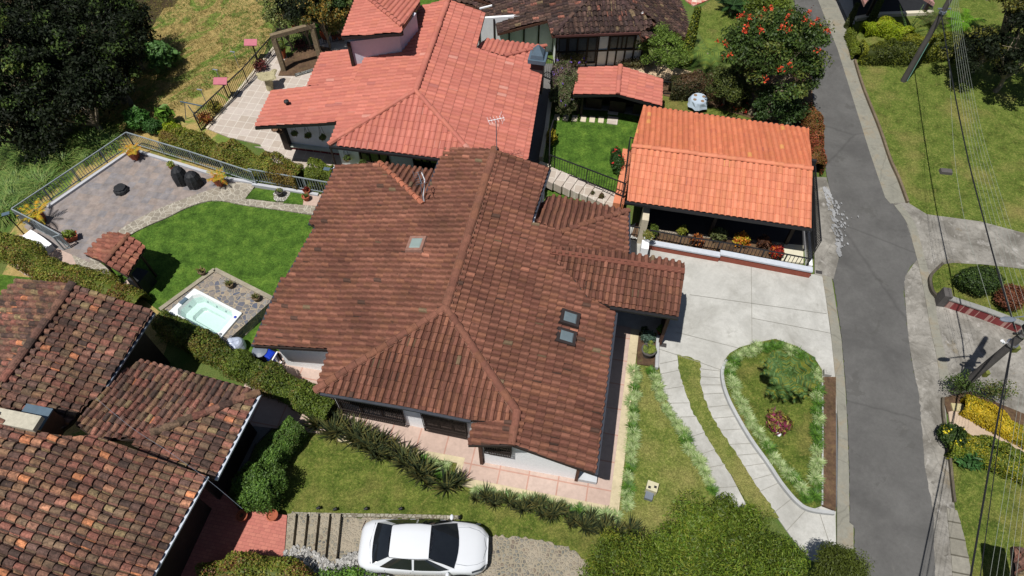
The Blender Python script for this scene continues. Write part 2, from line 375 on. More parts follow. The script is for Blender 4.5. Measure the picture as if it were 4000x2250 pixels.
CRAZY = m_stone('crazy_paving', [c(150, 140, 128), c(96, 102, 118), c(165, 150, 132), c(112, 110, 112), c(150, 146, 142)], c(178, 164, 142), 4.6, .07)
COBB = m_stone('cobbled_yard', [c(122, 120, 110), c(146, 142, 128), c(106, 110, 108), c(132, 116, 100), c(156, 152, 140), c(92, 94, 94)], c(160, 150, 130), 7.5, .2, bump=.9, var=.35, dust=(c(176, 165, 146), .8))
RBRICK = m_tiles('red_brick_paving', c(204, 128, 112), c(190, 114, 102), c(170, 104, 92), .24, .12, .008, off=.5, var=.12)
CRM = m_concrete('cream_border', c(212, 198, 164), .14, [(3, .55, .7, c(150, 140, 110), .5)])
FLOOR = m_concrete('dark_floor', c(120, 118, 116), .12)
# lawns (flat ones lie on the ground, each sheet a few millimetres higher than the one below)
slab('lawn', [(292,585),(360,552),(440,518),(530,492),(640,505),(850,530),(860,800),(700,960),(600,905),(520,850),(400,782),(340,738),(205,665),(230,630)], .02, GR)
slab('lawn', [(720,1140),(740,1085),(800,1040),(860,1000),(1000,1075),(1170,1120),(1400,1230),(1620,1300),(1700,1400),(1480,1480),(1300,1420),(1200,1360),(700,1310)], .02, GR3, jag=.03)
GR4 = m_grass('lawn_grass_side', c(92, 110, 48), c(114, 126, 58), c(132, 138, 74), c(148, 140, 86), (.45, .75), .6)
slab('lawn', [(1600,840),(1660,900),(1720,1060),(1830,1262),(1900,1449),(1560,1449),(1545,1270)], .02, GR4)
slab('lawn', [(2145,138),(2170,128),(2330,120),(2700,180),(2900,700),(2576,588),(2467,558),(2335,541),(2290,522),(2265,450),(2213,320),(2180,235)], .02, GR2, jag=.02)
slab('lawn', [(1388,270),(1640,280),(1640,520),(1380,500),(1380,400)], .02, GR)
slab('lawn', [(1665,225),(1920,250),(1960,320),(1900,330),(1640,290)], .026, GR3)
slab('lawn', [(1735,40),(1790,0),(1900,-60),(1945,60),(1900,160),(1780,120)], .02, GR2)
slab('lawn', [(2343,690),(2368,666),(2396,661),(2467,665),(2700,690),(2700,860),(2372,752),(2350,730)], .12, GR3, th=.2)
slab('lawn', [(2390,1130),(2500,1120),(2720,1220),(2800,1560),(2440,1560),(2412,1380)], .02, GR3, jag=.02)
slab('soil_bed', [(2071,948),(2103,948),(2103,1285),(2069,1272)], .15, M['soil'], th=.2)
slab('lawn', [(0,690),(90,700),(200,760),(-40,800)], .02, GR)
slab('lawn', [(2150,60),(2340,42),(2420,0),(2700,-40),(2700,150),(2160,130)], .014, GR2)
slab('lawn', [(1360,-70),(1100,-60),(1030,30),(1180,40)], .02, GR)
# island of the drive
ISL = [(1823,905),(1836,888),(1862,873),(1901,862),(1950,852),(2003,870),(2047,897),(2068,930),(2068,1079),(2067,1272),(2045,1280),(2008,1262),(1968,1217),(1932,1163),(1886,1098),(1848,1028),(1825,968),(1820,932)]
slab('lawn', ISL, .13, GR3, th=.2)
# driveway
slab('driveway', [(1600,560),(1700,632),(2041,690),(2069,690),(2087,820),(2103,944),(2108,1200),(2102,1300),(2104,1420),(2040,1410),(1990,1350),(1916,1245),(1871,1173),(1826,1104),(1808,1079),(1781,1031),(1760,968),(1760,911),(1704,895),(1708,930),(1718,965),(1745,1034),(1770,1079),(1781,1101),(1829,1176),(1880,1275),(1812,1275),(1775,1185),(1736,1119),(1709,1079),(1691,1034),(1664,974),(1660,926),(1650,900),(1652,836),(1540,830),(1400,700)], .05, CONC)
GRS = slab('lawn', [(1702,890),(1762,909),(1762,968),(1783,1031),(1810,1079),(1828,1104),(1873,1173),(1918,1245),(1960,1300),(1900,1300),(1827,1176),(1779,1101),(1768,1079),(1743,1034),(1716,965),(1706,925)], .06, GR4, jag=.025)
# joints sawn in the concrete
JM = m_plain('concrete_joint', c(150, 148, 140), .9, .2, 6)
jm = MB()
def joint(a, b, z=.084, w_=.022):
    A, B = P(*a, z), P(*b, z); d = (B-A)[:2]; d /= np.linalg.norm(d); n = np.array([-d[1], d[0], 0])*w_/2
    jm.add([A-n, B-n, B+n, A+n], [(0, 1, 2, 3)])
for a, b in [((1735,741),(2080,789)),((1890,670),(1892,866)),((1652,876),(1760,911)),((1760,911),(1818,932)),((1700,835),(1860,876)),((1892,800),(2101,840)),((2036,1210),(2104,1420))]: joint(a, b)
for i in range(9):
    t_ = i/9; l = smooth_pts([(1660,915),(1664,974),(1691,1034),(1736,1119),(1775,1185),(1810,1262)], 10, False); r = smooth_pts([(1706,905),(1718,965),(1745,1034),(1781,1101),(1829,1176),(1872,1262)], 10, False)
    k = int(t_*len(l)); joint(l[k], r[min(k, len(r)-1)])
for i in range(14):
    t_ = (i+.4)/14; l = smooth_pts([(1762,925),(1762,968),(1781,1031),(1826,1104),(1871,1173),(1916,1245),(1990,1350)], 10, False); r = smooth_pts([(1818,932),(1822,968),(1844,1025),(1888,1101),(1933,1164),(1970,1218),(2046,1284)], 10, False)
    k = int(t_*len(l)); joint(l[k], r[min(k, len(r)-1)])
tag(jm.build('driveway_joint', JM), kind='structure')
# road and its edges
RL = [(1985,-60),(1996,0),(2030,150),(2044,248),(2065,334),(2074,397),(2079,442),(2092,497),(2105,622),(2110,647),(2095,700),(2104,760),(2117,854),(2127,980),(2132,1079),(2136,1200),(2136,1314),(2148,1330),(2150,1449),(2150,1600)]
RR = [(2045,-60),(2058,0),(2083,55),(2107,124),(2132,198),(2154,275),(2187,380),(2207,439),(2227,497),(2252,519),(2274,547),(2292,600),(2307,655),(2290,670),(2276,700),(2273,740),(2279,800),(2286,862),(2290,900),(2311,995),(2318,1080),(2324,1168),(2336,1230),(2347,1296),(2350,1449),(2350,1600)]
slab('road', [P(*p)[:2] for p in RL]+[P(*p)[:2] for p in RR][::-1], .032, ASPH, world=True, jag=.012)
slab('sidewalk', [(2050,-60),(2058,0),(2107,124),(2154,275),(2187,380),(2207,439),(2227,497),(2252,519),(2274,547),(2290,600),(2305,655),(2273,700),(2286,862),(2311,995),(2324,1168),(2347,1296),(2350,1600),(2440,1600),(2424,1432),(2401,1271),(2388,1143),(2380,1035),(2372,1000),(2420,1005),(2700,1080),(2700,830),(2368,758),(2350,732),(2341,700),(2368,664),(2467,664),(2700,690),(2700,600),(2576,586),(2467,557),(2332,539),(2288,512),(2262,445),(2213,320),(2173,218),(2150,140),(2140,90),(2130,50),(2105,-60)], .026, CONC2)
slab('sidewalk', [(2058,0),(2107,124),(2154,275),(2187,380),(2207,439),(2227,497),(2240,512),(2284,508),(2262,445),(2213,320),(2173,218),(2148,140),(2136,80),(2090,-20),(2040,-60)], .036, CONC3)
slab('gutter_strip', ribbon([(2258,515),(2290,560),(2308,620),(2324,680),(2340,760),(2352,830),(2368,900),(2380,985)], .38, .045, 6), .045, CONC3, world=True)
slab('sidewalk', [(2140,60),(2085,-50),(2140,-50),(2150,52),(2150,60)], .04, CONC)
slab('kerb', [(2069,692),(2092,698),(2117,854),(2127,980),(2132,1079),(2136,1200),(2137,1314),(2147,1322),(2147,1380),(2106,1380),(2106,1285),(2109,1079),(2101,944),(2089,824)], .07, CONC3)
slab('kerb', [(2046,445),(2079,446),(2094,500),(2106,622),(2110,650),(2097,702),(2050,690)], .06, CONC2)
lm = MB()
for i in range(200):
    t_ = rng.random(); yy = 470+175*t_; xc = 2072+.22*(yy-470)+6; x = xc+abs(rng.normal(0, 1))*(20*math.sin(math.pi*min(1, t_*1.05))+3)-8; q = P(x, yy, .07); r_ = rng.uniform(.015, .085)*(1-.3*abs(x-xc)/40)
    n_ = 7; a0 = rng.random()*6; lm.add([(q[0]+r_*rng.uniform(.5, 1.2)*math.cos(a0+k*6.283/n_), q[1]+2*r_*rng.uniform(.5, 1.2)*math.sin(a0+k*6.283/n_), .102+.00006*i) for k in range(n_)], [tuple(range(n_))])
tag(lm.build('lime_stain', PAINT), kind='structure')
slab('sidewalk', [(2382,1277),(2408,1284),(2424,1340),(2440,1420),(2446,1500),(2400,1500),(2392,1380)], .045, m_tiles('old_concrete_slabs', c(156,152,140), c(136,132,120), c(96,92,80), 2.0, .62, .03, var=.2), jag=.01)
# terraces and patios
slab('terrace', [(107,520),(330,372),(560,448),(620,463),(640,470),(620,492),(540,482),(422,517),(350,548),(292,585),(250,615),(225,660),(100,605),(60,570)], .06, SLATE, th=.3)
slab('terrace', [(-60,600),(60,590),(190,640),(210,680),(150,720),(60,690)], .045, PINK)
slab('path', smooth_pts([(226,640),(292,585),(350,548),(422,515),(536,474),(580,460),(622,458),(640,468),(618,498),(634,501),(700,509),(803,516),(810,545),(793,541),(700,527),(617,516),(560,505),(520,506),(470,522),(422,546),(370,568),(325,592),(290,620),(262,650),(240,662)], 3), .07, FLAG, th=.1)
slab('path', [(180,640),(222,640),(262,668),(320,720),(300,735),(240,700),(195,672)], .05, FLAG)
slab('lawn', [(637,476),(692,479),(694,507),(617,500)], .078, GR, jag=.015)
slab('lawn', [(726,483),(766,485),(762,515),(713,512)], .078, GR, jag=.015)
slab('patio', [(764,485),(835,492),(820,520),(760,515)], .076, PINK)
PEB = m_stone('white_pebbles', [c(226, 224, 216), c(200, 198, 190)], c(120, 112, 100), 11, .16)
slab('pebble_ring', [P(708,491,.085)[:2]+np.array([math.cos(a), math.sin(a)])*(.42+.03*math.sin(5*a)) for a in np.linspace(0, 2*math.pi, 28)[:-1]], .085, PEB, world=True)
# pink patio round the brown roofed house
FX = lambda x, y: (EX*x+NY*y)[:2]
slab('patio', [FX(-12.9, 9.0), FX(-9.0, 9.35), FX(-3.75, 9.4), FX(-3.75, 8.62), FX(2.05, 8.62), FX(2.1, 16.7), FX(.3, 16.7), FX(.3, 12.5), FX(-13.6, 12.5), FX(-13.6, 9.6)], .1, PINK, world=True, th=.14)
slab('patio_edge', [FX(-4.0, 8.30), FX(2.42, 8.30), FX(2.46, 16.65), FX(2.1, 16.65), FX(2.05, 8.62), FX(-3.75, 8.62), FX(-3.75, 9.4), FX(-9.0, 9.35), FX(-9.0, 9.1), FX(-4.0, 9.15)], .094, CRM, world=True, th=.14)
inset = MB()
for x, y in [(-8.2, 9.9), (-6.9, 9.9), (-5.6, 9.9), (-4.3, 9.85), (-3.0, 8.95), (-1.2, 8.95), (.3, 8.95), (1.8, 8.9), (1.78, 10.2), (1.78, 11.6), (1.78, 13.0), (1.78, 14.4), (1.78, 15.6), (-10.6, 10.4)]:
    p = FX(x, y); inset.box((p[0], p[1], .102), (.1, .1, .008), FA+.785)
tag(inset.build('patio_inset', M['white']), kind='structure')
slab('terrace', [(518,322),(575,345),(653,362),(700,420),(980,430),(980,60),(900,80),(815,92),(760,128),(730,160),(702,99)], .05, CREAM, th=.3)
slab('path', [(640,368),(705,372),(870,420),(900,440),(860,430),(760,402),(690,378)], .06, CREAM)
slab('alley', [(1325,420),(1368,160),(1392,160),(1362,410)], .03, FLOOR)
slab('cobbled_yard', [(735,1290),(860,1298),(1160,1310),(1230,1345),(1330,1352),(1430,1375),(1500,1430),(1480,1560),(700,1560),(700,1330)], .035, COBB, jag=.04)
slab('brick_patio', [(520,1180),(600,1280),(722,1296),(712,1430),(700,1560),(440,1560),(420,1400)], .3, RBRICK, th=.4)
slab('patio', [(640,1010),(740,1010),(700,1060),(640,1120),(600,1220),(520,1180)], .08, FLOOR)
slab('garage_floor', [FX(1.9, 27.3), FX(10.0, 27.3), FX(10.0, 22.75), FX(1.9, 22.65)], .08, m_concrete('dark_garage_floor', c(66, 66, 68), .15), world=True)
slab('garage_floor', [(1973,613),(2021,617),(2021,662),(1965,656)], .085, m_concrete('cream_slab', c(226, 220, 196), .08))
slab('soil_bed', [(1600,560),(1975,605),(1968,660),(1640,612),(1588,590)], .075, M['soil'])
slab('pebble_strip', [(1614,573),(1975,611),(1972,619),(1800,600),(1614,581)], .083, m_stone('gravel_pebbles', [c(196,186,166), c(168,156,140)], c(110,100,90), 12, .16))
slab('pavilion_floor', [(1440,262),(1630,270),(1660,210),(1660,300),(1613,290),(1530,276),(1453,272)], .08, FLOOR)
slab('path', [(1395,158),(1640,150),(1700,170),(1740,180),(1640,215),(1400,200)], .05, m_concrete('sandy_paving', c(206, 182, 150), .15))
slab('soil_bed', [(1640,190),(2040,170),(2050,330),(1990,340),(1900,300),(1800,270),(1670,240)], .022, M['soil'])
slab('soil_bed', [(1605,838),(1655,845),(1650,922),(1602,915)], .06, M['soil'])
slab('path', [(1725,0),(1745,14),(1800,-8),(1830,-40),(1700,-60)], .05, m_tiles('red_and_cream_tile', c(200, 90, 76), c(236, 222, 204), c(220, 200, 180), .3, .3, .01))
slab('soil_bed', [(2372,1000),(2440,985),(2600,1050),(2600,1110),(2440,1040),(2385,1040)], .05, M['soil'])
slab('path', [(2386,1036),(2412,1030),(2500,1066),(2700,1140),(2700,1200),(2500,1100),(2396,1110)], .056, m_concrete('beige_path', c(200, 178, 156), .12))
# kerbs that stand up
def kerb(pts, wd, z0, z1, mat, name='kerb', sm=8, closed=False):
    return slab(name, ribbon(pts, wd, z1, sm), z1, mat, th=z1-z0, world=True)
KW = m_concrete('pale_kerb', c(190, 192, 192), .12)
kerb([(1829,905),(1819,925),(1817,945),(1824,980),(1843,1025),(1887,1101),(1932,1164),(1968,1218),(2007,1263),(2040,1282),(2099,1290)], .13, 0, .2, KW)
kerb([(1655,845),(1653,900),(1652,925)], .14, 0, .22, KW)
kerb([(2068,960),(2069,1080),(2068,1270)], .06, 0, .16, KW)
kerb([(2151,150),(2173,220),(2213,320),(2240,399),(2262,448),(2284,507)], .12, 0, .16, m_concrete('mossy_kerb', c(126, 112, 92), .3))
kerb([(2372,662),(2344,690),(2341,712),(2349,735),(2370,752)], .12, 0, .2, m_concrete('dark_kerb', c(92, 86, 76), .3))
kerb([(2372,1000),(2373,1040),(2382,1100),(2390,1150),(2396,1210),(2402,1262)], .09, 0, .14, m_concrete('earthy_kerb', c(108, 100, 86), .3))
kerb([(735,1293),(860,1296),(1000,1298),(1158,1302)], .13, 0, .1, m_stone('stone_kerb', [c(190,184,168), c(150,146,132), c(170,164,146)], c(120,112,96), 6, .1), sm=6)
kerb([(2101,1040),(2103,1160),(2100,1275)], .1, 0, .1, m_concrete('gutter_dark', c(112,114,116), .2))
# stone steps going down beside the brick patio
for i in range(5):
    x0 = 728+i*28; q0 = P(x0, 1298)[:2]; q1 = P(x0+21, 1298)[:2]; r0 = P(x0-14, 1436)[:2]; r1 = P(x0+7, 1436)[:2]
    slab('stone_step', [q0, q1, r1, r0], .24, COBB, world=True, th=.25)
# ================================================================ ROOFS
class Pl:
    def __init__(s, O, u, d, n): s.O = np.array(O, float); s.u = u; s.d = d; s.n = n
    def hit(s, px):
        D = ray(*px); t = ((s.O-CAM)@s.n)/(D@s.n); return CAM+D*t
    def z(s, x, y): return s.O[2]-((x-s.O[0])*s.n[0]+(y-s.O[1])*s.n[1])/s.n[2]
    def uv(s, q): w_ = np.array(q)-s.O; return (w_@s.u, w_@s.d)
def pl_dir(O, az, slope):
    """plane through O falling towards azimuth az"""
    f = np.array([math.cos(az), math.sin(az), 0]); sl_ = R(slope)
    d = f*math.cos(sl_)-UZ*math.sin(sl_); u = np.array([-f[1], f[0], 0]); n = np.cross(u, d); n = n if n[2] > 0 else -n
    return Pl(O, u, d, n)
def pl_3(a, b, e):
    n = np.cross(b-a, e-a); n /= np.linalg.norm(n); n = n if n[2] > 0 else -n
    h = np.array([n[0], n[1], 0]); h /= np.linalg.norm(h); u = np.array([-h[1], h[0], 0]); d = np.cross(u, n); d = -d if d[2] > 0 else d
    return Pl(a, u, d, n)
def clip_poly(face, tri):
    out = face
    for i in range(3):
        a, b = tri[i], tri[(i+1) % 3]; nx, ny = -(b[1]-a[1]), b[0]-a[0]; inp = out; out = []
        for j in range(len(inp)):
            p, q = inp[j], inp[(j+1) % len(inp)]; dp = (p[0]-a[0])*nx+(p[1]-a[1])*ny; dq = (q[0]-a[0])*nx+(q[1]-a[1])*ny
            if dp >= 0: out.append(p)
            if (dp >= 0) != (dq >= 0):
                t = dp/(dp-dq); out.append(tuple(p[k]+(q[k]-p[k])*t for k in range(3)))
        if len(out) < 3: return []
    return out
STY = {
 'brown': dict(w=.265, e=.335, h=.095, step=.05, pan=.36, jit=.022, lift=.012, wob=.018),
 'vold':  dict(w=.285, e=.345, h=.09, step=.042, pan=.30, jit=.035, lift=.02, wob=.03),
 'dark':  dict(w=.28, e=.36, h=.09, step=.04, pan=.34, jit=.03, lift=.018, wob=.025),
 'new':   dict(w=.27, e=.46, h=.055, step=.03, pan=.25, jit=.004, lift=.004, wob=.006),
 'sheet': dict(w=.27, e=.42, h=.06, step=.02, pan=.25, jit=.003, lift=.003, wob=.004),
}
def cols_brown(n):
    base = np.array([c(134, 89, 73), c(140, 94, 77), c(127, 83, 69), c(137, 92, 72)]); i = rng.integers(0, len(base), n); C = base[i]*rng.normal(1, .075, (n, 1))
    k = rng.random(n); C[k > .994] = c(176, 118, 96); C[k < .014] = c(92, 68, 58); C[(k > .014) & (k < .02)] = c(128, 108, 84); return C
def cols_vold(n):
    base = np.array([c(132, 95, 82), c(120, 87, 76), c(140, 102, 85), c(106, 82, 74), c(142, 110, 85), c(124, 102, 83), c(144, 95, 82)]); i = rng.integers(0, len(base), n); C = base[i]*rng.normal(1, .13, (n, 1))
    k = rng.random(n); C[k > .985] = c(206, 134, 96); C[(k > .965) & (k < .985)] = c(176, 122, 104); C[k < .05] = c(84, 68, 62); C[(k > .10) & (k < .13)] = c(150, 130, 96); return C
def cols_front(n):
    C = cols_vold(n); k = rng.random(n); C[k > .97] = c(214, 142, 100); C[(k > .94) & (k < .98)] = c(184, 132, 104); return C
def cols_dark(n):
    base = np.array([c(84, 64, 62), c(94, 72, 66), c(74, 60, 58), c(104, 80, 70), c(88, 70, 62)]); i = rng.integers(0, len(base), n); C = base[i]*rng.normal(1, .15, (n, 1))
    k = rng.random(n); C[k > .97] = c(158, 104, 88); C[(k > .93) & (k < .97)] = c(140, 120, 92); return C
def cols_new(n):
    base = np.array([c(204, 124, 108), c(208, 128, 111), c(198, 118, 103), c(206, 126, 106)]); i = rng.integers(0, len(base), n); C = base[i]*rng.normal(1, .045, (n, 1))
    k = rng.random(n); C[k > .992] = c(214, 150, 134); C[k < .01] = c(182, 112, 102); return C
def cols_orange(n):
    base = np.array([c(226, 141, 108), c(230, 145, 111), c(222, 136, 104), c(224, 141, 104)]); i = rng.integers(0, len(base), n); C = base[i]*rng.normal(1, .04, (n, 1))
    k = rng.random(n); C[k > .991] = c(236, 176, 112); C[k < .008] = c(200, 124, 108); return C
def cols_orange2(n): return cols_orange(n)*np.array([.97, .86, .78])
def tile_faces(pl, poly_px, sty, cols, raw=False, off=(0, 0)):
    """real tiles over the part of plane pl inside the polygon; returns V, F, C"""
    S = STY[sty]; pts = [pl.uv(pl.hit(p) if not raw else p) for p in poly_px]
    us = [p[0] for p in pts]; ds = [p[1] for p in pts]; W_, E_ = S['w'], S['e']
    i0, i1 = int(math.floor(min(us)/W_))-1, int(math.ceil(max(us)/W_))+1; j0, j1 = int(math.floor(min(ds)/E_))-1, int(math.ceil(max(ds)/E_))+1
    I, J = np.meshgrid(np.arange(i0, i1), np.arange(j0, j1)); I = I.ravel(); J = J.ravel()
    pr = S['pan']/2; prof = np.array([(-.5, 0), (-.5+pr, .02), (-.5+pr+.03, .35), (-.22, .8), (0, 1), (.22, .8), (.5-pr-.03, .35), (.5-pr, .02), (.5, 0)])
    K = len(prof); N = len(I)
    ju = rng.normal(0, S['jit'], N)*W_; jr = rng.normal(0, S['jit']*.5, N)*W_; jl = np.abs(rng.normal(0, S['lift'], N))+S['step']; jj = rng.normal(0, S['jit']*.5, N)*E_
    # vertices: top row, bottom row, riser row
    U = (I[:, None]+.5+prof[None, :, 0])*W_
    cov = (np.abs(prof[:, 0]) < .45).astype(float)[None, :]
    H = prof[None, :, 1]*S['h']
    Dt = (J[:, None]*E_)+0*U; Db = Dt+E_+.004+jj[:, None]*cov
    H = H+0*U; Ht = H+.0; Hb = H*1.04+jl[:, None]*(.35+.65*cov); Hr = H*.9-.02
    Ut = U+(ju-jr)[:, None]*cov; Ub = U+(ju+jr)[:, None]*cov
    G3 = np.stack([np.stack([Ut, Dt, Ht], -1), np.stack([Ub, Db, Hb], -1), np.stack([Ub, Db-.006, Hr], -1)], 1)   # N,3,K,3
    wob = S['wob']
    G3[..., 0] += wob*np.sin(G3[..., 1]*1.3+1)*.8+wob*.5*np.sin(G3[..., 1]*3.1+G3[..., 0]*.7); G3[..., 2] += wob*np.sin(G3[..., 0]*.9+G3[..., 1]*.6+.5)
    base = np.arange(N)[:, None]*3*K; k = np.arange(K-1)[None, :]
    f1 = np.stack([base+k, base+K+k, base+K+k+1, base+k+1], -1); f2 = np.stack([base+K+k, base+2*K+k, base+2*K+k+1, base+K+k+1], -1)
    F = np.concatenate([f1, f2], 1).reshape(-1, 4); V = G3.reshape(-1, 3)
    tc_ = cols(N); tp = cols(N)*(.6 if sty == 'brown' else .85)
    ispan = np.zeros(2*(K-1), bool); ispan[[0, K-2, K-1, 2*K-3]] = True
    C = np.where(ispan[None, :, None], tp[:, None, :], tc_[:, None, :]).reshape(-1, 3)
    # weathering runs in connected patches and down-slope streaks
    fc_ = V[F].mean(1); wz = pl.O[None, :]+fc_[:, :1]*pl.u+fc_[:, 1:2]*pl.d
    if sty in ('brown', 'vold', 'dark'):
        a_ = {'brown': .15, 'vold': .22, 'dark': .25}[sty]; f_ = np.sin(wz[:, 0]*1.1+wz[:, 1]*.7+1)+np.sin(wz[:, 0]*-.6+wz[:, 1]*1.9)+np.sin(wz[:, 0]*2.7+wz[:, 1]*1.3+2)+np.sin(fc_[:, 0]*5.1+1.3*np.sin(fc_[:, 1]*.9))*.8
        C = C*(1+a_*.5*f_)[:, None]
    else:
        C = C*(1+.035*(np.sin(fc_[:, 0]*1.3+fc_[:, 1]*.4)+np.sin(fc_[:, 0]*6.3+2*np.sin(fc_[:, 1]*.7))))[:, None]
    C = np.clip(C, .004, .9)
    ins = inside(V[:, 0], V[:, 1], pts); cnt = ins[F].sum(1); keep = cnt == 4; part_ = (cnt > 0) & (cnt < 4)
    # long thin wedges: faces with no corner inside are dropped
    tri = [[pts[i] for i in t] for t in geometry.tessellate_polygon([[Vector((p[0], p[1], 0)) for p in pts]])]
    for t in tri:
        if (t[1][0]-t[0][0])*(t[2][1]-t[0][1])-(t[1][1]-t[0][1])*(t[2][0]-t[0][0]) < 0: t.reverse()
    nv = len(V); EV, EF, EC = [], [], []
    for fi in np.nonzero(part_)[0]:
        face = [tuple(V[q]) for q in F[fi]]
        for t in tri:
            o = clip_poly(face, t)
            if len(o) >= 3:
                for q in range(1, len(o)-1):
                    n0 = nv+len(EV); EV += [o[0], o[q], o[q+1]]; EF.append((n0, n0+1, n0+2)); EC.append(C[fi])
    FF = F[keep].tolist()+EF; CC = np.concatenate([C[keep], np.array(EC).reshape(-1, 3)]) if EC else C[keep]
    VV = np.concatenate([V, np.array(EV).reshape(-1, 3)]) if EV else V
    used = np.unique(np.concatenate([np.array(F[keep]).ravel(), np.arange(nv, nv+len(EV))])) if len(FF) else np.zeros(0, int)
    rem = np.full(len(VV), -1); rem[used] = np.arange(len(used)); VV = VV[used]; FF = [tuple(int(rem[q]) for q in f) for f in FF]
    Wd = pl.O+VV[:, :1]*pl.u+VV[:, 1:2]*pl.d+VV[:, 2:3]*pl.n
    flip = np.dot(np.cross(pl.u, pl.d), pl.n) > 0
    FF = [f if (True) else f for f in FF]
    return Wd, (FF if flip else [f[::-1] for f in FF]), CC
def make_roof(name, planes, sty, cols, mat, parent, deck, th=.14, label=None):
    """planes: list of (Pl, polygon px[, style, cols]); tiles plus the boarded deck beneath as a part"""
    V, F, C = [], [], []; n = 0; db = MB()
    for it in planes:
        pl, poly = it[0], it[1]; st = it[2] if len(it) > 2 else sty; cf = it[3] if len(it) > 3 else cols
        v, f, cc = tile_faces(pl, poly, st, cf); V.append(v); F += [tuple(i+n for i in q) for q in f]; C.append(cc); n += len(v)
        w_ = [pl.hit(p) for p in poly]; m = len(w_)
        tri = geometry.tessellate_polygon([[Vector(pl.uv(q)).to_3d() for q in w_]])
        a = [q-pl.n*.035 for q in w_]; b = [q-pl.n*.035-UZ*th for q in w_]
        db.add(a+b, [tuple(t) for t in tri]+[tuple(m+i for i in t) for t in tri]+[(i, (i+1) % m, m+(i+1) % m, m+i) for i in range(m)])
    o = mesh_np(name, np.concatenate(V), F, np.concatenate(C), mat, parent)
    if label: o['label'] = label
    db.build('roof_boarding', deck, o)
    return o
def ridge_cap(a, b, roof, mat, cols, r=.16, seg=.42, raised=.07, name='ridge_cap', mortar=None):
    a = np.array(a); b = np.array(b); d = b-a; L = np.linalg.norm(d); d = d/L; u = np.cross(d, UZ); u /= np.linalg.norm(u); v = np.cross(u, d)
    m = max(1, int(L/seg)); V, F, C = [], [], []; cc = cols(m); K = 7
    for i in range(m):
        p0 = a+d*(i*L/m-.03); p1 = a+d*((i+1)*L/m+.03); j = rng.normal(0, .01, 2)
        for p, rr, lf in ((p0, r*.9, .0), (p1, r*1.08, .025)):
            for k in range(K+1):
                t = math.pi*(k/K)*1.1-.05*math.pi; V.append(p+u*(rr*math.cos(t)+j[0])+v*(rr*.75*math.sin(t)+raised+lf-.02))
        n0 = i*2*(K+1)
        for k in range(K): F.append((n0+k, n0+k+1, n0+K+1+k+1, n0+K+1+k)); C.append(cc[i])
        F.append(tuple(n0+K+1+k for k in range(K+1))); C.append(cc[i]*.5); F.append(tuple(n0+k for k in range(K+1))); C.append(cc[i]*.5)
    o = mesh_np(name, V, F, C, mat, roof)
    if mortar: 
        mb = MB(); mb.beam(a+v*(raised-.05), b+v*(raised-.05), r*2.35, .07); mb.build('mortar_bed', mortar, roof) if roof is None else None
        q = mb.build('mortar_bed', mortar, roof)
    return o
def lerp(a, b, t): return np.array(a)*(1-t)+np.array(b)*t
def wall(name, A, B, z0, zA, zB, th, mat, parent, extra=None):
    """wall from world xy A to B with sloping top, thickness th to the left of AB"""
    A = np.array(A[:2], float); B = np.array(B[:2], float); d = B-A; d = d/np.linalg.norm(d); n = np.array([-d[1], d[0]])*th
    b = MB(); b.hexa([(*A, z0), (*B, z0), (*(B+n), z0), (*(A+n), z0)], [(*A, zA), (*B, zB), (*(B+n), zB), (*(A+n), zA)])
    return b.build(name, mat, parent)
def gutter(pts, parent, mat, w_=.11, h=.09, dz=-.06, name='gutter'):
    b = MB()
    for i in range(len(pts)-1): b.beam(np.array(pts[i])+UZ*dz, np.array(pts[i+1])+UZ*dz, w_, h)
    return b.build(name, mat, parent)
def window(A, B, z0, z1, parent, glass, frame, nx=2, ny=1, proud=.06, out=None, bars=0, fw=.06, name='window'):
    """window in a vertical wall from A to B (world xy)"""
    A = np.array([*A[:2], 0.]); B = np.array([*B[:2], 0.]); d = (B-A); L = np.linalg.norm(d); d /= L; n = np.array([d[1], -d[0], 0]); n = n if out is None or n@out > 0 else -n
    f = MB(); o_ = n*proud
    def pt(s, z): return A+d*(s*L)+UZ*z+o_
    for s in np.linspace(0, 1, nx+1): f.beam(pt(s, z0), pt(s, z1), fw, fw)
    for t in np.linspace(0, 1, ny+1): f.beam(pt(0, z0+(z1-z0)*t), pt(1, z0+(z1-z0)*t), fw*1.1, fw*1.1)
    fr = f.build(name, frame, parent)
    g = MB(); q = n*(proud-.035)
    g.hexa([A+UZ*z0+n*.004, B+UZ*z0+n*.004, B+UZ*z1+n*.004, A+UZ*z1+n*.004], [A+UZ*z0+q, B+UZ*z0+q, B+UZ*z1+q, A+UZ*z1+q]); g.build('pane', glass, fr)
    if bars:
        k = MB()
        for s in np.linspace(0, 1, bars): k.tube([A+d*(s*L)+UZ*(z0-.05)+n*(proud+.14), A+d*(s*L)+UZ*(z1+.05)+n*(proud+.14)], .018, 5)
        for z in (z0-.02, z0+.18, z0+.42, z1-.3, z1): k.beam(A+UZ*z+n*(proud+.14), B+UZ*z+n*(proud+.14), .035, .035)
        for s in (0, 1): k.beam(A+d*(s*L)+UZ*(z0-.02)+n*.0, A+d*(s*L)+UZ*(z0-.02)+n*(proud+.14), .04, .04)
        k.build('window_grille', frame, fr)
    return fr
AZ_N = R(90-11.2); AZ_E = R(-11.2); AZ_W = R(168.8); AZ_S = R(-101.2)

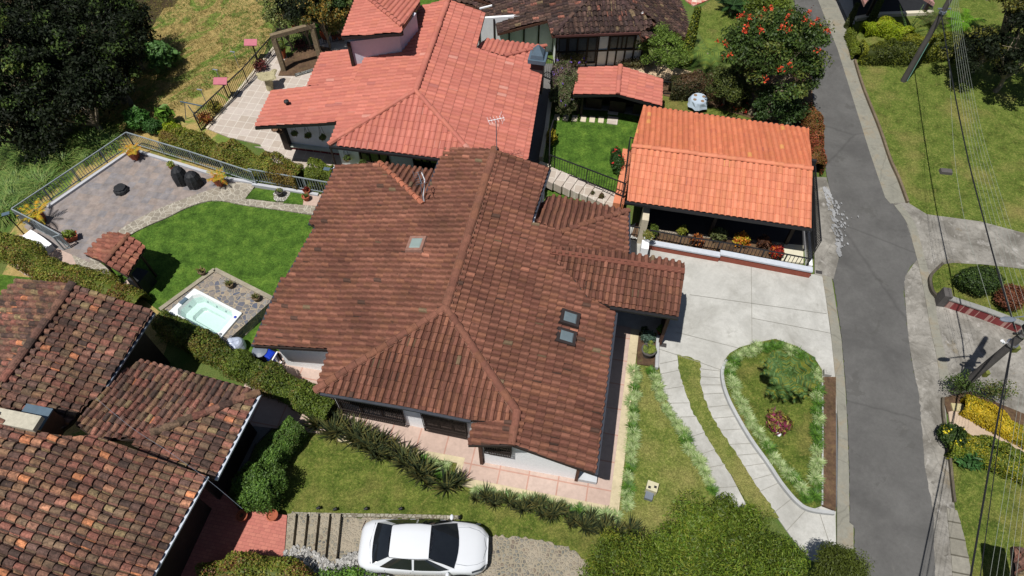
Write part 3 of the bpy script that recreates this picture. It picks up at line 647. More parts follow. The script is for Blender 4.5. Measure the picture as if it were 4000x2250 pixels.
# ---------------------------------------------------------------- the brown-tiled house in the middle
def main_house():
    h = thing('tiled_house', 'large white house with weathered brown clay tile roof and three skylights', 'house', (*FX(-5, 15), 0))
    B = P(1122, 776, 4.9); T = np.array([*B[:2], 4.9]); PE = pl_dir(B, AZ_E, 14); PW = pl_dir(B, AZ_W, 14)
    Tq = PE.hit((1245, 377)); Tq[2] = 4.9
    hl = PW.hit((793, 983)); hr = PE.hit((1300, 1037)); PS = pl_3(B, hl, hr)
    # low wings on the north side
    wl = PW.hit((955, 410)); wa = PW.hit((1065, 515)); PNW = pl_dir(wa, AZ_N, 14)
    er = PE.hit((1580, 530)); ea = PE.hit((1410, 585)); PNE = pl_dir(ea, AZ_N, 15)
    pr0 = PE.hit((1385, 637))+UZ*.07; zp = pr0[2]; PPN = pl_dir(pr0, AZ_N, 16); PPS = pl_dir(pr0, AZ_S, 16)
    sr = PE.hit((1300, 1037)); PSW = pl_dir(sr, AZ_W, 14)
    planes = [(PW, [(848,415),(955,410),(1065,515),(1072,515),(1077,480),(1118,375),(1245,377),(1122,776),(793,983),(827,880),(637,870),(668,800),(710,702),(725,693),(795,572),(780,564)]),
              (PE, [(1245,377),(1381,422),(1345,532),(1337,562),(1410,585),(1580,530),(1580,638),(1400,640),(1548,780),(1522,990),(1497,1193),(1290,1120),(1300,1037),(1122,776)]),
              (PS, [(1122,776),(1300,1037),(1296,1066),(1186,1057),(1016,1023),(807,988),(793,983)]),
              (PNW, [(955,410),(1065,515),(1073,513),(1092,432)]),
              (PNE, [(1386,494),(1580,530),(1410,585),(1337,560),(1352,520)]),
              (PPS, [(1385,640),(1722,684),(1707,797),(1535,770),(1480,752),(1445,705),(1400,664)]),
              (PPN, [(1385,639),(1390,627),(1450,625),(1600,640),(1720,664),(1722,684)]),
              (PSW, [(1190,1064),(1298,1060),(1288,1121),(1177,1120)])]
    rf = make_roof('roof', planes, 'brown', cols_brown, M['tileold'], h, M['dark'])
    mort = m_concrete('ridge_mortar', c(132, 96, 80), .25); cb = lambda n: cols_brown(n)*.98
    ridge_cap(B, Tq, rf, M['tileold'], cb, .17, mortar=mort); ridge_cap(hl, B, rf, M['tileold'], cb, .14, mortar=mort); ridge_cap(hr, B, rf, M['tileold'], cb, .14, mortar=mort)
    e = PW.hit((1288, 1121)); ridge_cap(PE.hit((1288, 1120)), hr, rf, M['tileold'], cb, .15)
    oc = lambda n: np.tile(np.array([c(186, 116, 90)]), (n, 1))*rng.normal(1, .1, (n, 1))
    o = ridge_cap(wl, wa, rf, M['tileold'], oc, .13, .4, .06); o['label'] = 'orange ridge of newer clay tiles'
    ridge_cap(er, ea, rf, M['tileold'], cb, .13)
    flat = m_attr('plastered_ridge', .9, .2, 6)
    bb = MB(); bb.col = c(128, 80, 66); q1 = PPS.hit((1722, 684)); bb.beam(pr0+UZ*.05, q1+UZ*.05, .26, .07); bb.build('porch_ridge', flat, rf, color=True)
    # skylights
    def sky_l(px, pl, w_, l_, col_, pane_=M['skyglass']):
        q = pl.hit(px)+pl.n*.1; f = MB(); V = []
        def quad(a, b, z): return [q+pl.u*(sx*a/2)+pl.d*(sy*b/2)+pl.n*z for sx, sy in ((-1,-1),(1,-1),(1,1),(-1,1))]
        f.hexa(quad(w_*1.65, l_*1.65, -.08), quad(w_*1.5, l_*1.5, .05)); fr = f.build('skylight', col_, rf)
        g = MB(); g.hexa(quad(w_, l_, .051), quad(w_*.82, l_*.82, .08)); g.build('pane', pane_, fr)
    sky_l((1049, 617), PW, .5, .48, m_plain('mortar_flashing', c(150, 112, 98), .9, .2)); DG_ = m_plain('grey_glass', c(112, 126, 132), .2, .1); sky_l((1432, 803), PE, .42, .5, m_plain('brown_flashing', c(52, 42, 40), .6, .2), DG_); sky_l((1423, 850), PE, .42, .5, m_plain('brown_flashing', c(52, 42, 40), .6, .2), DG_)
    # gutters
    gm = m_plain('dark_grey_gutter', c(60, 64, 74), .5, .2)
    for pl, a in ((PW, [(848,415),(780,564)]), (PW, [(795,572),(725,693)]), (PW, [(710,702),(637,870)]), (PW, [(1118,375),(1077,480)]), (PE, [(1381,424),(1345,532)]), (PE, [(1580,530),(1580,636)]), (PPS, [(1707,797),(1535,770)]), (PE, [(1548,785),(1497,1193)])):
        gutter([pl.hit(p)+pl.d*.05 for p in a], h, gm if pl is not PPS else M['black'])
    gutter([PS.hit(p)+pl_dir(B, AZ_S, 14).d*.0 for p in [(805,990),(1016,1026),(1184,1060)]], h, gm, .09, .08, -.05)
    # walls: z of the roof over a point
    def zr(x, y): return min(PE.z(x, y), PW.z(x, y))-.2
    def W2(x, y): return FX(x, y)
    def wl_(x0, y0, x1, y1, mat, z0=0.02, top=None):
        a, b = W2(x0, y0), W2(x1, y1); za = zr(*a) if top is None else top; zb = zr(*b) if top is None else top
        return wall('wall', a, b, z0, za, zb, .18, mat, h)
    wr = M['whiterough']
    zs = PS.z(*W2(-6.5, 10.3))-.22
    wall('wall', W2(-9.22, 10.35), W2(-7.9, 10.325), .02, zr(*W2(-9.22, 10.5))-.45, min(zs, zr(*W2(-7.9, 10.5))-.1), .16, wr, h); wl_(-7.9, 10.325, -3.87, 10.25, wr, top=zs); wl_(-3.0, 10.22, -3.0, 9.4, M['brownwood'], top=3.1); wl_(-3.87, 10.25, -3.0, 10.22, wr, top=3.1)
    wall('wall', W2(-2.95, 9.36), W2(-1.8, 9.375), .02, 3.35, 3.6, .18, wr, h); wl_(-1.8, 9.375, .72, 9.4, wr); wl_(.72, 9.4, .72, 14.9, M['white']); wl_(-12.2, 11.95, -9.3, 12.0, wr)
    wl_(-9.0, 11.8, -9.0, 10.5, M['white'], top=3.2); wl_(-12.0, 12.1, -12.0, 20.8, M['white'])
    wl_(-12.0, 20.7, -7.4, 20.6, M['white'], top=2.9); wl_(-7.2, 20.9, -7.2, 21.5, M['white'], top=3.4); wl_(-7.2, 21.5, -5.1, 21.5, M['white']); wl_(-5.1, 21.5, -2.9, 21.5, M['white']); wl_(-2.9, 21.4, -2.9, 17.6, M['white'])
    wl_(-2.9, 20.2, .9, 20.3, M['cream'], top=2.9); wl_(.9, 20.2, .9, 17.9, M['dark'], top=2.8); wl_(.85, 17.7, .85, 15.4, M['dark'], top=2.6)
    # corner block and posts
    b = MB(); q = P(1478, 1200, .2); b.box((q[0], q[1], .22), (.72, .42, .28), FA); b.build('concrete_block', m_concrete('grey_block', c(206, 210, 214), .1), h)
    for px, top in (((1212,1166), 3.5), ((1449,1208), 3.1)):
        q = P(*px, 0.1); b = MB(); b.box((q[0], q[1], top/2), (.12, .12, top), FA); b.build('post', M['brownwood'], h)
    # front windows behind turned wooden grilles
    a, b_ = W2(-9.22, 10.33), W2(-3.87, 10.23); A3 = (*a, 0); B3 = (*b_, 0)
    for bl, br in (((862,1030),(1022,1066)), ((1075,1082),(1178,1106))):
        p, q = hitv(bl, A3, B3), hitv(br, A3, B3); z0 = max(.5, (p[2]+q[2])/2+.1)
        window(p, q, z0, z0+1.7, h, M['winglass'], M['dark'], 3, 2, .05, -NY, bars=34)
    a, b_ = W2(-2.95, 9.34), W2(.72, 9.38); A3 = (*a, 0); B3 = (*b_, 0)
    p, q = hitv((1222, 1128), A3, B3), hitv((1286, 1136), A3, B3); window(p, q, p[2]+.05, p[2]+1.1, h, M['winglass'], M['dark'], 2, 1, .05, -NY, bars=16)
    # west door and porch posts
    for x, y in ((3.4, 16.15),):
        q = W2(x, y); b = MB(); b.box((*q, 1.4), (.14, .14, 2.75), FA); b.build('post', M['brownwood'], h)
    wall('porch_wall', W2(.9, 17.9), W2(3.4, 17.9), .05, 2.6, 2.6, .15, M['dark'], h); wall('porch_wall', W2(3.4, 17.8), W2(3.4, 16.4), .05, 2.6, 2.6, .12, M['dark'], h)
    return h, PE, PW, PS
MH = main_house()

# ---------------------------------------------------------------- salmon-roofed house to the north
def salmon_house():
    h = thing('salmon_house', 'white house under salmon pink tiles, with a small tower and dark stone chimney', 'house', (-5, 27, 0))
    B = P(1046, 229, 5.2); T = P(1127, 1, 5.2); d = (T-B)/np.linalg.norm(T-B); az = math.atan2(d[1], d[0])
    PE = pl_dir(B, az-math.pi/2, 14); PW = pl_dir(B, az+math.pi/2, 14)
    hl = PW.hit((827, 363)); hr = PE.hit((1185, 385)); PS = pl_3(B, hl, hr)
    PNE = pl_dir(PE.hit((1269, 143)), az, 14)
    PW2 = Pl(PW.O-PW.n*.28, PW.u, PW.d, PW.n)
    X = 6.6; th_ = P(1012, 67, X); PTW = pl_dir(th_, az+math.pi/2, 15); PTN = pl_dir(th_, az, 15)
    planes = [(PW, [(1054,15),(1127,1),(1046,229),(827,363),(849,307),(640,320),(683,227),(771,218),(889,209),(932,113),(1023,104)]),
              (PW2, [(889,209),(932,113),(937,118),(815,132),(807,136),(771,218)]),
              (PE, [(1127,1),(1221,33),(1198,120),(1269,143),(1371,116),(1365,180),(1328,402),(1280,420),(1185,420),(1185,385),(1046,229)]),
              (PS, [(1046,229),(1200,400),(1190,420),(1107,398),(1000,385),(827,365)], 'sheet'),
              (PNE, [(1222,98),(1373,116),(1269,143),(1198,122)], 'sheet'),
              (PTW, [(895,-6),(924,-6),(1012,67),(1014,80),(1009,83),(858,93)]),
              (PTN, [(925,-8),(1050,-8),(1057,5),(1013,68)], 'sheet')]
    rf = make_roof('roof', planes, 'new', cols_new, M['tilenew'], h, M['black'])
    rc = lambda n: cols_new(n)*.93; mo = m_concrete('ridge_mortar_salmon', c(196, 130, 112), .2)
    ridge_cap(B, T, rf, M['tilenew'], rc, .15); ridge_cap(hl, B, rf, M['tilenew'], rc, .11, mortar=mo); ridge_cap(PE.hit((1200, 400)), B, rf, M['tilenew'], rc, .11, mortar=mo)
    ridge_cap(PNE.hit((1373, 116)), PNE.hit((1269, 143)), rf, M['tilenew'], rc, .11); ridge_cap(PTW.hit((924, -6)), th_, rf, M['tilenew'], rc, .12)
    zt_ = lambda q: min(PW.z(q[0], q[1]), PE.z(q[0], q[1]), PS.z(q[0], q[1]))-.32
    lil = m_plain('shaded_white_wall', c(225, 222, 236), .85, .05)
    q1, q2, q3 = P(1008, 86, 5.9), P(868, 95, 5.6), P(1052, 12, 6.4)
    wall('tower_wall', q2[:2]+np.array([.1, .1]), q1[:2]+np.array([-.1, .1]), 0, 5.3, 5.75, .15, lil, h); wall('tower_wall', q1[:2]+np.array([-.1, .1]), q3[:2]+np.array([-.15, 0]), 2, 5.75, 5.95, .15, lil, h)
    b = MB(); b.beam(np.array([*(q2[:2]+np.array([.1, .05])), 0]), np.array([*(q2[:2]+np.array([.1, .05])), 5.3]), .16, .16); b.build('post', M['dark'], h)
    a = PW.hit((932, 114))+PW.n*.05; e = PW.hit((1023, 104))+PW.n*.05; b = MB(); b.beam(a+UZ*.05, e+UZ*.05, .12, .06); b.build('flashing', m_plain('blue_flashing', c(120, 140, 190), .4, .3), h)
    A, Bv = P(676, 367, 0), P(867, 391, 0); A = A+(Bv-A)/np.linalg.norm(Bv-A)*1.0; W = wall('wall', A[:2]+np.array([.0, .1]), Bv[:2]+np.array([0, .1]), 0, PW.z(*A[:2])-.35, PW.z(*Bv[:2])-.35, .15, M['white'], h)
    b = MB(); dv = (Bv-A)/np.linalg.norm(Bv-A); nv = np.array([dv[1], -dv[0], 0])
    b.beam(A+UZ*.13+nv*.03, Bv+UZ*.13+nv*.03, .14, .26); b.build('brick_plinth', M['brick'], h); b = MB(); b.beam(A+UZ*.3, Bv+UZ*.3, .3, .07); b.build('ledge', m_plain('pale_green_ledge', c(206, 216, 204), .8, .06), h)
    A2 = Bv+np.array([.05, -.9, 0]); zz = zt_(A2); e2 = PS.hit((1107, 398)); B2 = A2+(EX*6.6)*1.0
    wall('wall', A2[:2], B2[:2], 0, zt_(A2), zt_(B2), .15, M['white'], h); wall('wall', A2[:2]+np.array([.2, .05]), Bv[:2]+np.array([.2, .1]), 0, zt_(A2), zt_(Bv)-.2, .12, M['white'], h)
    for l, r in (((910,404),(982,418)), ((1043,416),(1104,428))):
        p, q = hitv(l, A2, B2), hitv(r, A2, B2); window(p, q, max(.4, p[2]), min(zz-.3, max(.4, p[2])+1.1), h, M['glassdark'], M['dark'], 3, 1, .05, -NY)
    wx = PE.hit((1358, 175)); wy = PE.hit((1328, 402)); wall('wall', wy[:2]+np.array([-.6, 0]), wx[:2]+np.array([-.6, 0]), 0, 3.1, 3.1, .15, M['cream'], h)
    wz = PW2.hit((812, 137)); wq = PW2.hit((771, 218)); wall('wall', wz[:2]+np.array([.7, -.1]), wq[:2]+np.array([.7, 0]), 0, wz[2]-.2, wq[2]-.2, .15, M['white'], h)
    for px in ((680,372),): 
        q = P(*px, 0); b = MB(); b.box((q[0]+1.05, q[1]-.1, 1.25), (.35, .3, 2.5), FA); b.build('post', M['dark'], h)
    q = P(838, 420, 0); q2 = PW.hit((829, 363)); b = MB(); b.beam(q2+np.array([0, 0, -.1]), np.array([q2[0], q2[1], .05]), .07, .07); b.build('downpipe', M['dark'], h)
    gutter([PS.hit(p) for p in [(828,367),(1000,387),(1107,400)]], h, M['black'], .1, .1, -.07)
    # roof vent and chimney
    q = PW.hit((724, 266)); b = MB(); b.lathe(q, [(.07, -.1), (.07, .22), (.13, .22), (.13, .3), (.03, .36)], 10); b.build('roof_vent', M['dgrey'], h)
    q = PE.hit((1352, 176)); ch = MB(); ch.box((q[0], q[1], 3.55), (.62, .5, 1.9), FA); cho = ch.build('chimney', m_tiles('dark_chimney_stone', c(92, 84, 88), c(120, 110, 108), c(60, 56, 58), .2, .08, .01, off=.5), h)
    cp = MB(); cp.box((q[0], q[1], 4.62), (.9, .8, .22), FA); cp.sq((q[0], q[1], 4.73), [(.34, 0), (.3, .22), (.04, .62)], FA); cp.build('chimney_cap', M['slate'], cho)
    return PW, PS
SH = salmon_house()

# ---------------------------------------------------------------- dark-roofed half-timbered house at the top
def dark_house():
    h = thing('half_timbered_house', 'white house with black timber framing and blackened old tile roof at the top edge', 'house', (4, 38, 0))
    A = P(1395, 87, 3.0); Bq = P(1614, 79, 3.0); d = (Bq-A); d[2] = 0; d /= np.linalg.norm(d); az = math.atan2(d[1], d[0])
    PS = pl_dir(A, az-math.pi/2, 16); ap = PS.hit((1478, -2)); ap2 = PS.hit((1566, -2))
    lc = PS.hit((1392, 88)); rc_ = PS.hit((1616, 79))
    PW = pl_3(ap, lc, lc+np.array([-d[1], d[0], 0])*1.0+UZ*.0); PE = pl_3(ap2, rc_, rc_+np.array([-d[1], d[0], 0]))
    PL_ = Pl(PW.O-UZ*.35, PW.u, PW.d, PW.n)
    planes = [(PS, [(1478,-3),(1566,-3),(1650,60),(1614,80),(1388,90)]),
              (PW, [(1165,-14),(1239,10),(1251,84),(1377,51),(1388,90),(1395,88),(1478,-3),(1478,-20),(1200,-30)]), (PL_, [(1100,-30),(1245,-30),(1246,40),(1222,60),(1214,34),(1190,14),(1140,4)]),
              (PE, [(1566,-3),(1720,-16),(1734,28),(1776,116),(1740,108),(1700,80),(1618,100),(1610,84),(1650,60)])]
    rf = make_roof('roof', planes, 'dark', cols_dark, M['tiledark'], h, M['brownwood'])
    ridge_cap(lc, ap, rf, M['tiledark'], cols_dark, .13); ridge_cap(rc_, ap2, rf, M['tiledark'], cols_dark, .13)
    gutter([A+np.array([0, -.06, 0]), Bq+np.array([0, -.06, 0])], h, m_plain('brown_gutter', c(96, 62, 58), .6, .2), .1, .12, -.06)
    gutter([PW.hit((1207,28))+UZ*.12, PW.hit((1238,20))+UZ*.12], h, M['white'], .09, .07, .05, 'downpipe')
    # south wall: base line
    a, b = P(1396, 172, 0), P(1605, 153, 0); b = a+d*np.linalg.norm((b-a)); top = 2.75
    wall('wall', a[:2], b[:2], 0, top, top, .15, M['white'], h); wall('wall', b[:2], (b+np.array([-d[1], d[0], 0])*5)[:2], 0, top, top, .15, M['white'], h)
    a2 = P(1266, 98, 0)+np.array([.3, -1.4, 0]); b2 = a+np.array([-d[1], d[0], 0])*1.6; a2 = b2-d*6.2
    zt = 2.6; wall('wall', a2[:2], b2[:2], 0, 2.4, 2.6, .15, M['white'], h); wall('wall', b2[:2], a[:2], 0, 2.9, 2.75, .15, M['white'], h); wall('wall', (a2+np.array([-d[1], d[0], 0])*3)[:2], a2[:2], 0, 2.3, 2.3, .15, M['white'], h)
    n = np.array([d[1], -d[0], 0]); L = np.linalg.norm(b-a); tb = MB()
    for s in (0, .12, .24, .36, .48, .60, .70, .80, .90, 1): tb.beam(a+d*s*L+n*.02, a+d*s*L+n*.02+UZ*top, .09, .06)
    for z in (1.15, 2.15): tb.beam(a+n*.03+UZ*z, b+n*.03+UZ*z, .06, .09)
    L2 = np.linalg.norm(b2-a2)
    for s in np.linspace(0, 1, 8): tb.beam(a2+d*s*L2+n*.02, a2+d*s*L2+n*.02+UZ*2.4, .09, .06)
    tb.beam(a2+d*.5*L2+n*.03+UZ*2.1, b2+n*.03+UZ*2.1, .06, .09)
    tb.build('timber_frame', M['dark'], h)
    window(a+d*.03*L, a+d*.46*L, .35, 2.1, h, m_plain('blue_grey_glass', c(88, 96, 110), .3, .2), M['dark'], 4, 1, .06, n); window(a+d*.61*L, a+d*.89*L, 1.2, 2.1, h, m_plain('reflecting_glass', c(120, 120, 128), .2, .3), M['dark'], 2, 1, .06, n)
    window(a2+d*.72*L2, a2+d*.99*L2, 2.2, 2.75, h, M['glassdark'], M['dark'], 2, 1, .06, n)
dark_house()

# ---------------------------------------------------------------- old mossy roofs at the lower left
def old_house():
    h = thing('mossy_house', 'house with old mottled mossy clay roofs and thin white gutters', 'house', (-16, 10, 0))
    Rt = P(185, 716, 4.3); PE = pl_dir(Rt, AZ_E-.01, 15); PW = pl_dir(Rt, AZ_W, 15)
    hb = P(652, 988, 3.0); ha = None; PL = pl_dir(hb, AZ_E-.05, 15); PN = pl_dir(hb, AZ_N-.05, 15)
    hv = PL.hit((345, 1105)); 
    F0 = P(520, 1198, 3.5); PF = pl_dir(F0, AZ_E-.06, 15)
    planes = [(PE, [(185,716),(388,784),(310,905),(244,1003),(226,1010),(177,1066),(118,1110),(40,1120),(-60,1060),(8,962)]),
              (PW, [(185,716),(43,706),(-60,800),(-120,1080),(-60,1060),(8,962)]),
              (PN, [(652,988),(405,918),(350,905),(280,960),(190,1070),(250,1110),(345,1105)]),
              (PL, [(652,988),(345,1105),(330,1120),(450,1200),(540,1206),(596,1100)]),
              (PF, [(-80,1010),(0,1040),(30,1078),(190,1100),(230,1092),(520,1198),(452,1320),(380,1460),(330,1600),(-260,1600)], 'vold', cols_front)]
    rf = make_roof('roof', planes, 'vold', cols_vold, M['tilevold'], h, M['dark'])
    rb = PE.hit((8, 962)); cv = lambda n: cols_vold(n)
    ridge_cap(rb, Rt, rf, M['tilevold'], cv, .17, .42); ridge_cap(hb, hv, rf, M['tilevold'], cv, .15, .42)
    gm = m_plain('white_gutter', c(206, 214, 226), .5, .1)
    gutter([PE.hit(p) for p in [(388,786),(246,1004)]], h, M['grey'], .08, .07, -.06); gutter([PL.hit((655,992))+UZ*0, PL.hit((543,1208))], h, gm, .1, .08, -.02); gutter([PF.hit((523,1199)), PF.hit((381,1458))], h, gm, .08, .07, -.02); gutter([PN.hit((405,917)), PN.hit((654,986))], h, M['dark'], .08, .08, -.06)
    # chimney with its lead sheet and mortar
    q = PE.hit((118, 1074)); b = MB(); b.box((q[0], q[1], q[2]+.25), (.95, .75, 1.1), FA); co_ = b.build('chimney', M['brownwood'], h); b = MB(); b.box((q[0], q[1], q[2]+.82), (1.0, .8, .06), FA); b.build('chimney_cap', M['slate'], co_)
    q2 = PF.hit((40, 1066)); b = MB(); b.box((q2[0], q2[1]+.1, q2[2]+.1), (1.7, .5, .2), FA); b.build('mortar_fillet', m_concrete('pale_mortar', c(196, 190, 172), .2), h)
    # walls; their dark colour stands in for the deep shade between the roofs
    e1 = PE.hit((388,784)); e2 = PE.hit((244,1003))
    wall('wall', e2[:2]-EX[:2]*.6, e1[:2]-EX[:2]*.6-NY[:2]*.5, 0, 3.0, 3.0, .15, M['dark'], h)
    g1 = PL.hit((652,988)); g2 = PL.hit((540,1206)); wall('wall', g2[:2]-EX[:2]*.8, g1[:2]-EX[:2]*.8-NY[:2]*.5, 0, 2.3, 2.3, .15, M['dark'], h)
    wall('wall', g1[:2]-EX[:2]*.8-NY[:2]*.5, g1[:2]-EX[:2]*5-NY[:2]*.5, 0, 2.3, 2.3, .15, M['dark'], h)
    f1 = PF.hit((520,1198)); f2 = PF.hit((330,1600)); wall('wall', f2[:2]-EX[:2]*.9, f1[:2]-EX[:2]*.9-NY[:2]*.3, 0, 3.0, 3.0, .15, M['dark'], h)
old_house()

# ---------------------------------------------------------------- garage with the orange roof
def garage():
    g = thing('garage', 'open carport with bright orange barrel tile roof beside the road', 'garage', (9, 23, 0))
    A = P(1590, 368, 3.3); PS = pl_dir(A, AZ_S, 15); PN = pl_dir(A, AZ_N, 15); Bq = PS.hit((2042, 425)); Bq[2] = 3.3
    rf = make_roof('roof', [(PS, [(1590,368),(2043,425),(2041,574),(1810,540),(1577,506)]), (PN, [(1590,368),(2043,425),(2034,324),(1826,296),(1618,267)], 'sheet', cols_orange2)], 'sheet', cols_orange, M['tileorange'], g, M['black'], .12)
    ridge_cap(A, Bq, rf, M['tileorange'], lambda n: cols_orange(n)*.98, .12, .42)
    gutter([PS.hit((1573,507)), PS.hit((2044,576))], g, M['black'], .12, .12, -.08); gutter([PN.hit((1618,266)), PN.hit((2034,322))], g, M['black'], .08, .08, -.05)
    for px in ((1618,573), (1784,592), (1976,613)):
        q = P(*px, .08); b = MB(); b.box((q[0], q[1], 1.2), (.16, .16, 2.3), FA); b.build('post', M['dark'], g)
    x0, y0, x1 = 2.1, 22.7, 9.9
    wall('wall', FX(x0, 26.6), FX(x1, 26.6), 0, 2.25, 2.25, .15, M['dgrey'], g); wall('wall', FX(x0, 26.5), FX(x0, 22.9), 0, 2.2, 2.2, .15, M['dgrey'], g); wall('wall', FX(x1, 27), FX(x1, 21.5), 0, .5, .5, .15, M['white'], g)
    b = MB()
    for y in np.arange(21.6, 26.4, .14): q = FX(x1-.05, y); b.beam((*q, .5), (*q, 2.2), .03, .03)
    for z in (.6, 1.4, 2.15): b.beam((*FX(x1-.05, 21.6), z), (*FX(x1-.05, 26.4), z), .05, .05)
    b.build('side_lattice', M['black'], g)
    b = MB(); q = FX(2.05, 22.2); b.box((*q, .9), (.3, 1.2, 1.8), FA); b.build('pillar', M['cream'], g)
garage()
def pavilion():
    g = thing('pavilion', 'small garden pavilion with salmon gabled tile roof and dark open interior', 'pavilion', (5.5, 29, 0))
    A = P(1554, 237, 2.35); Pw = pl_dir(A, R(169), 8); Pe = pl_dir(A, R(-11), 9)
    rf = make_roof('roof', [(Pw, [(1455,171),(1560,168),(1554,237),(1441,239)]), (Pe, [(1560,168),(1668,199),(1665,269),(1554,237)])], 'new', cols_new, M['tilenew'], g, M['black'], .14)
    ridge_cap(A, Pw.hit((1560,168)), rf, M['tilenew'], cols_new, .13)
    c0, c1 = Pw.hit((1446,238)), Pe.hit((1660,268)); c2 = Pw.hit((1460,172)); c3 = Pe.hit((1664,200))
    for q in (c0+np.array([.35, .35, 0]), c1+np.array([-.3, .3, 0]), c2+np.array([.3, -.2, 0]), c3+np.array([-.3, -.2, 0]), lerp(c0, c1, .12)+np.array([0, .3, 0])):
        b = MB(); b.box((q[0], q[1]+.5, .9), (.13, .13, 1.75), FA); b.build('post', M['dark'], g)
    wall('back_wall', c2[:2]+np.array([.2, -.2]), c3[:2]+np.array([-.2, -.2]), 0, 1.8, 1.8, .12, M['dark'], g)
    for t in (.2, .5, .8):
        q = lerp(c2, c3, t); b = MB(); b.box((q[0], q[1]-.6, .4), (.9, .5, .8), FA); b.build('counter', M['dark'], g)
pavilion()
def gazebo():
    g = thing('tiled_shelter', 'small leaning clay tile shelter over a covered grill at the edge of the round lawn', 'shelter', (*P(300, 690, 0)[:2], 0))
    A = P(325, 592, 2.35); B = P(264, 662, 2.35); d = (B-A)/np.linalg.norm(B-A); az = math.atan2(d[1], d[0])
    Pa = pl_dir(A, az+math.pi/2, 20); Pb = pl_dir(A, az-math.pi/2, 20)
    rf = make_roof('roof', [(Pa, [(325,592),(264,662),(320,697),(366,622)]), (Pb, [(325,592),(272,587),(214,641),(264,662)])], 'vold', lambda n: cols_vold(n)*.4+np.array(c(160, 96, 78))*.6*rng.normal(1, .12, (n, 1)), M['tileold'], g, M['dark'], .08)
    ridge_cap(B, A, rf, M['tileold'], lambda n: cols_brown(n)*1.15, .12, .35)
    pa = [Pa.hit(p) for p in ((318,690), (360,624))]+[Pb.hit(p) for p in ((274,592), (224,640))]
    for q in pa:
        ce = lerp(A, B, .5); s = q*.72+ce*.28; b = MB(); b.beam((s[0], s[1], .05), (s[0], s[1], q[2]-.06), .09, .09); b.build('post', M['dark'], g)
    b = MB(); ce = lerp(A, B, .5); b.box((ce[0]+.35, ce[1]-.35, .45), (.8, .7, .85), az, .92); b.build('grill_cover', M['dgrey'], g)
    b = MB(); q = P(335, 735, .1); b.box((q[0]-.1, q[1]+.2, .1), (1.1, .7, .12), FA-.3); b.build('step', PINK, g)
gazebo()
def carport_ne():
    h = thing('carport', 'carport with pinkish arched roof edge and black interior at the top right edge', 'carport', (*P(2250, 10, 0)[:2], 0))
    A = P(2176, 11, 3.0); B = P(2352, 9, 3.0); n = 15
    b = MB(); q0 = []
    for i in range(n+1):
        t = i/n; q = lerp(A, B, t); q = q+np.array([0, 1.9*math.sin(math.pi*t)*.9, .15*math.sin(math.pi*t)]); q0.append(q)
    for i in range(n):
        p, q = q0[i], q0[i+1]; b.hexa([p-UZ*.18, q-UZ*.18, q+np.array([0, 9, .6]), p+np.array([0, 9, .6])], [p, q, q+np.array([0, 9, .8]), p+np.array([0, 9, .8])])
    b.build('roof', m_tiles('faded_pink_tiles', c(190, 150, 142), c(166, 120, 112), c(130, 100, 96), .3, .3, .02), h)
    l = P(2140, 8, 0); r = P(2345, 30, 0)
    wall('wall', (l[0], l[1]+1.5), (r[0]+2, r[1]+3), 0, 2.8, 2.8, .2, M['dgrey'], h)  # dark wall colour carries the shade inside the carport
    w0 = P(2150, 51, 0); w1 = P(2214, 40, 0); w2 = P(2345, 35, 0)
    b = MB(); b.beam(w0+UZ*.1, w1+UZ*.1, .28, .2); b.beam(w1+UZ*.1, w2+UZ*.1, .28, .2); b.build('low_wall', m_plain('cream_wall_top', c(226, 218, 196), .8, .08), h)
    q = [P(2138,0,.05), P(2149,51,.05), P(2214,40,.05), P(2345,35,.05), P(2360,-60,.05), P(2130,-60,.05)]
    b = MB(); b.add(q, [tuple(range(6))]); b.build('floor', M['dgrey'], h)  # dark sheet: shade inside the carport put into the floor colour
    for q in (P(2178, 46, 0), P(2322, 36, 0)): b = MB(); b.beam(q, q+UZ*2.9, .14, .14); b.build('post', M['dark'], h)
carport_ne()
def corner_house():
    h = thing('garden_shed', 'reddish roof corner at the lower right edge with its black shadow on the lawn', 'shed', (*P(2620, 1430, 0)[:2], 0))
    A = P(2548, 1374, 2.6); Pq = pl_dir(A, R(0), 12)
    make_roof('roof', [(pl_dir(A, R(-150), 14), [(2548,1374),(2620,1390),(2660,1600),(2556,1600)])], 'vold', cols_vold, M['tilevold'], h, M['dark'])
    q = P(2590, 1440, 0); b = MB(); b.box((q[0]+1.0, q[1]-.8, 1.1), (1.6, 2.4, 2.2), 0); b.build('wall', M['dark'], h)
corner_house()
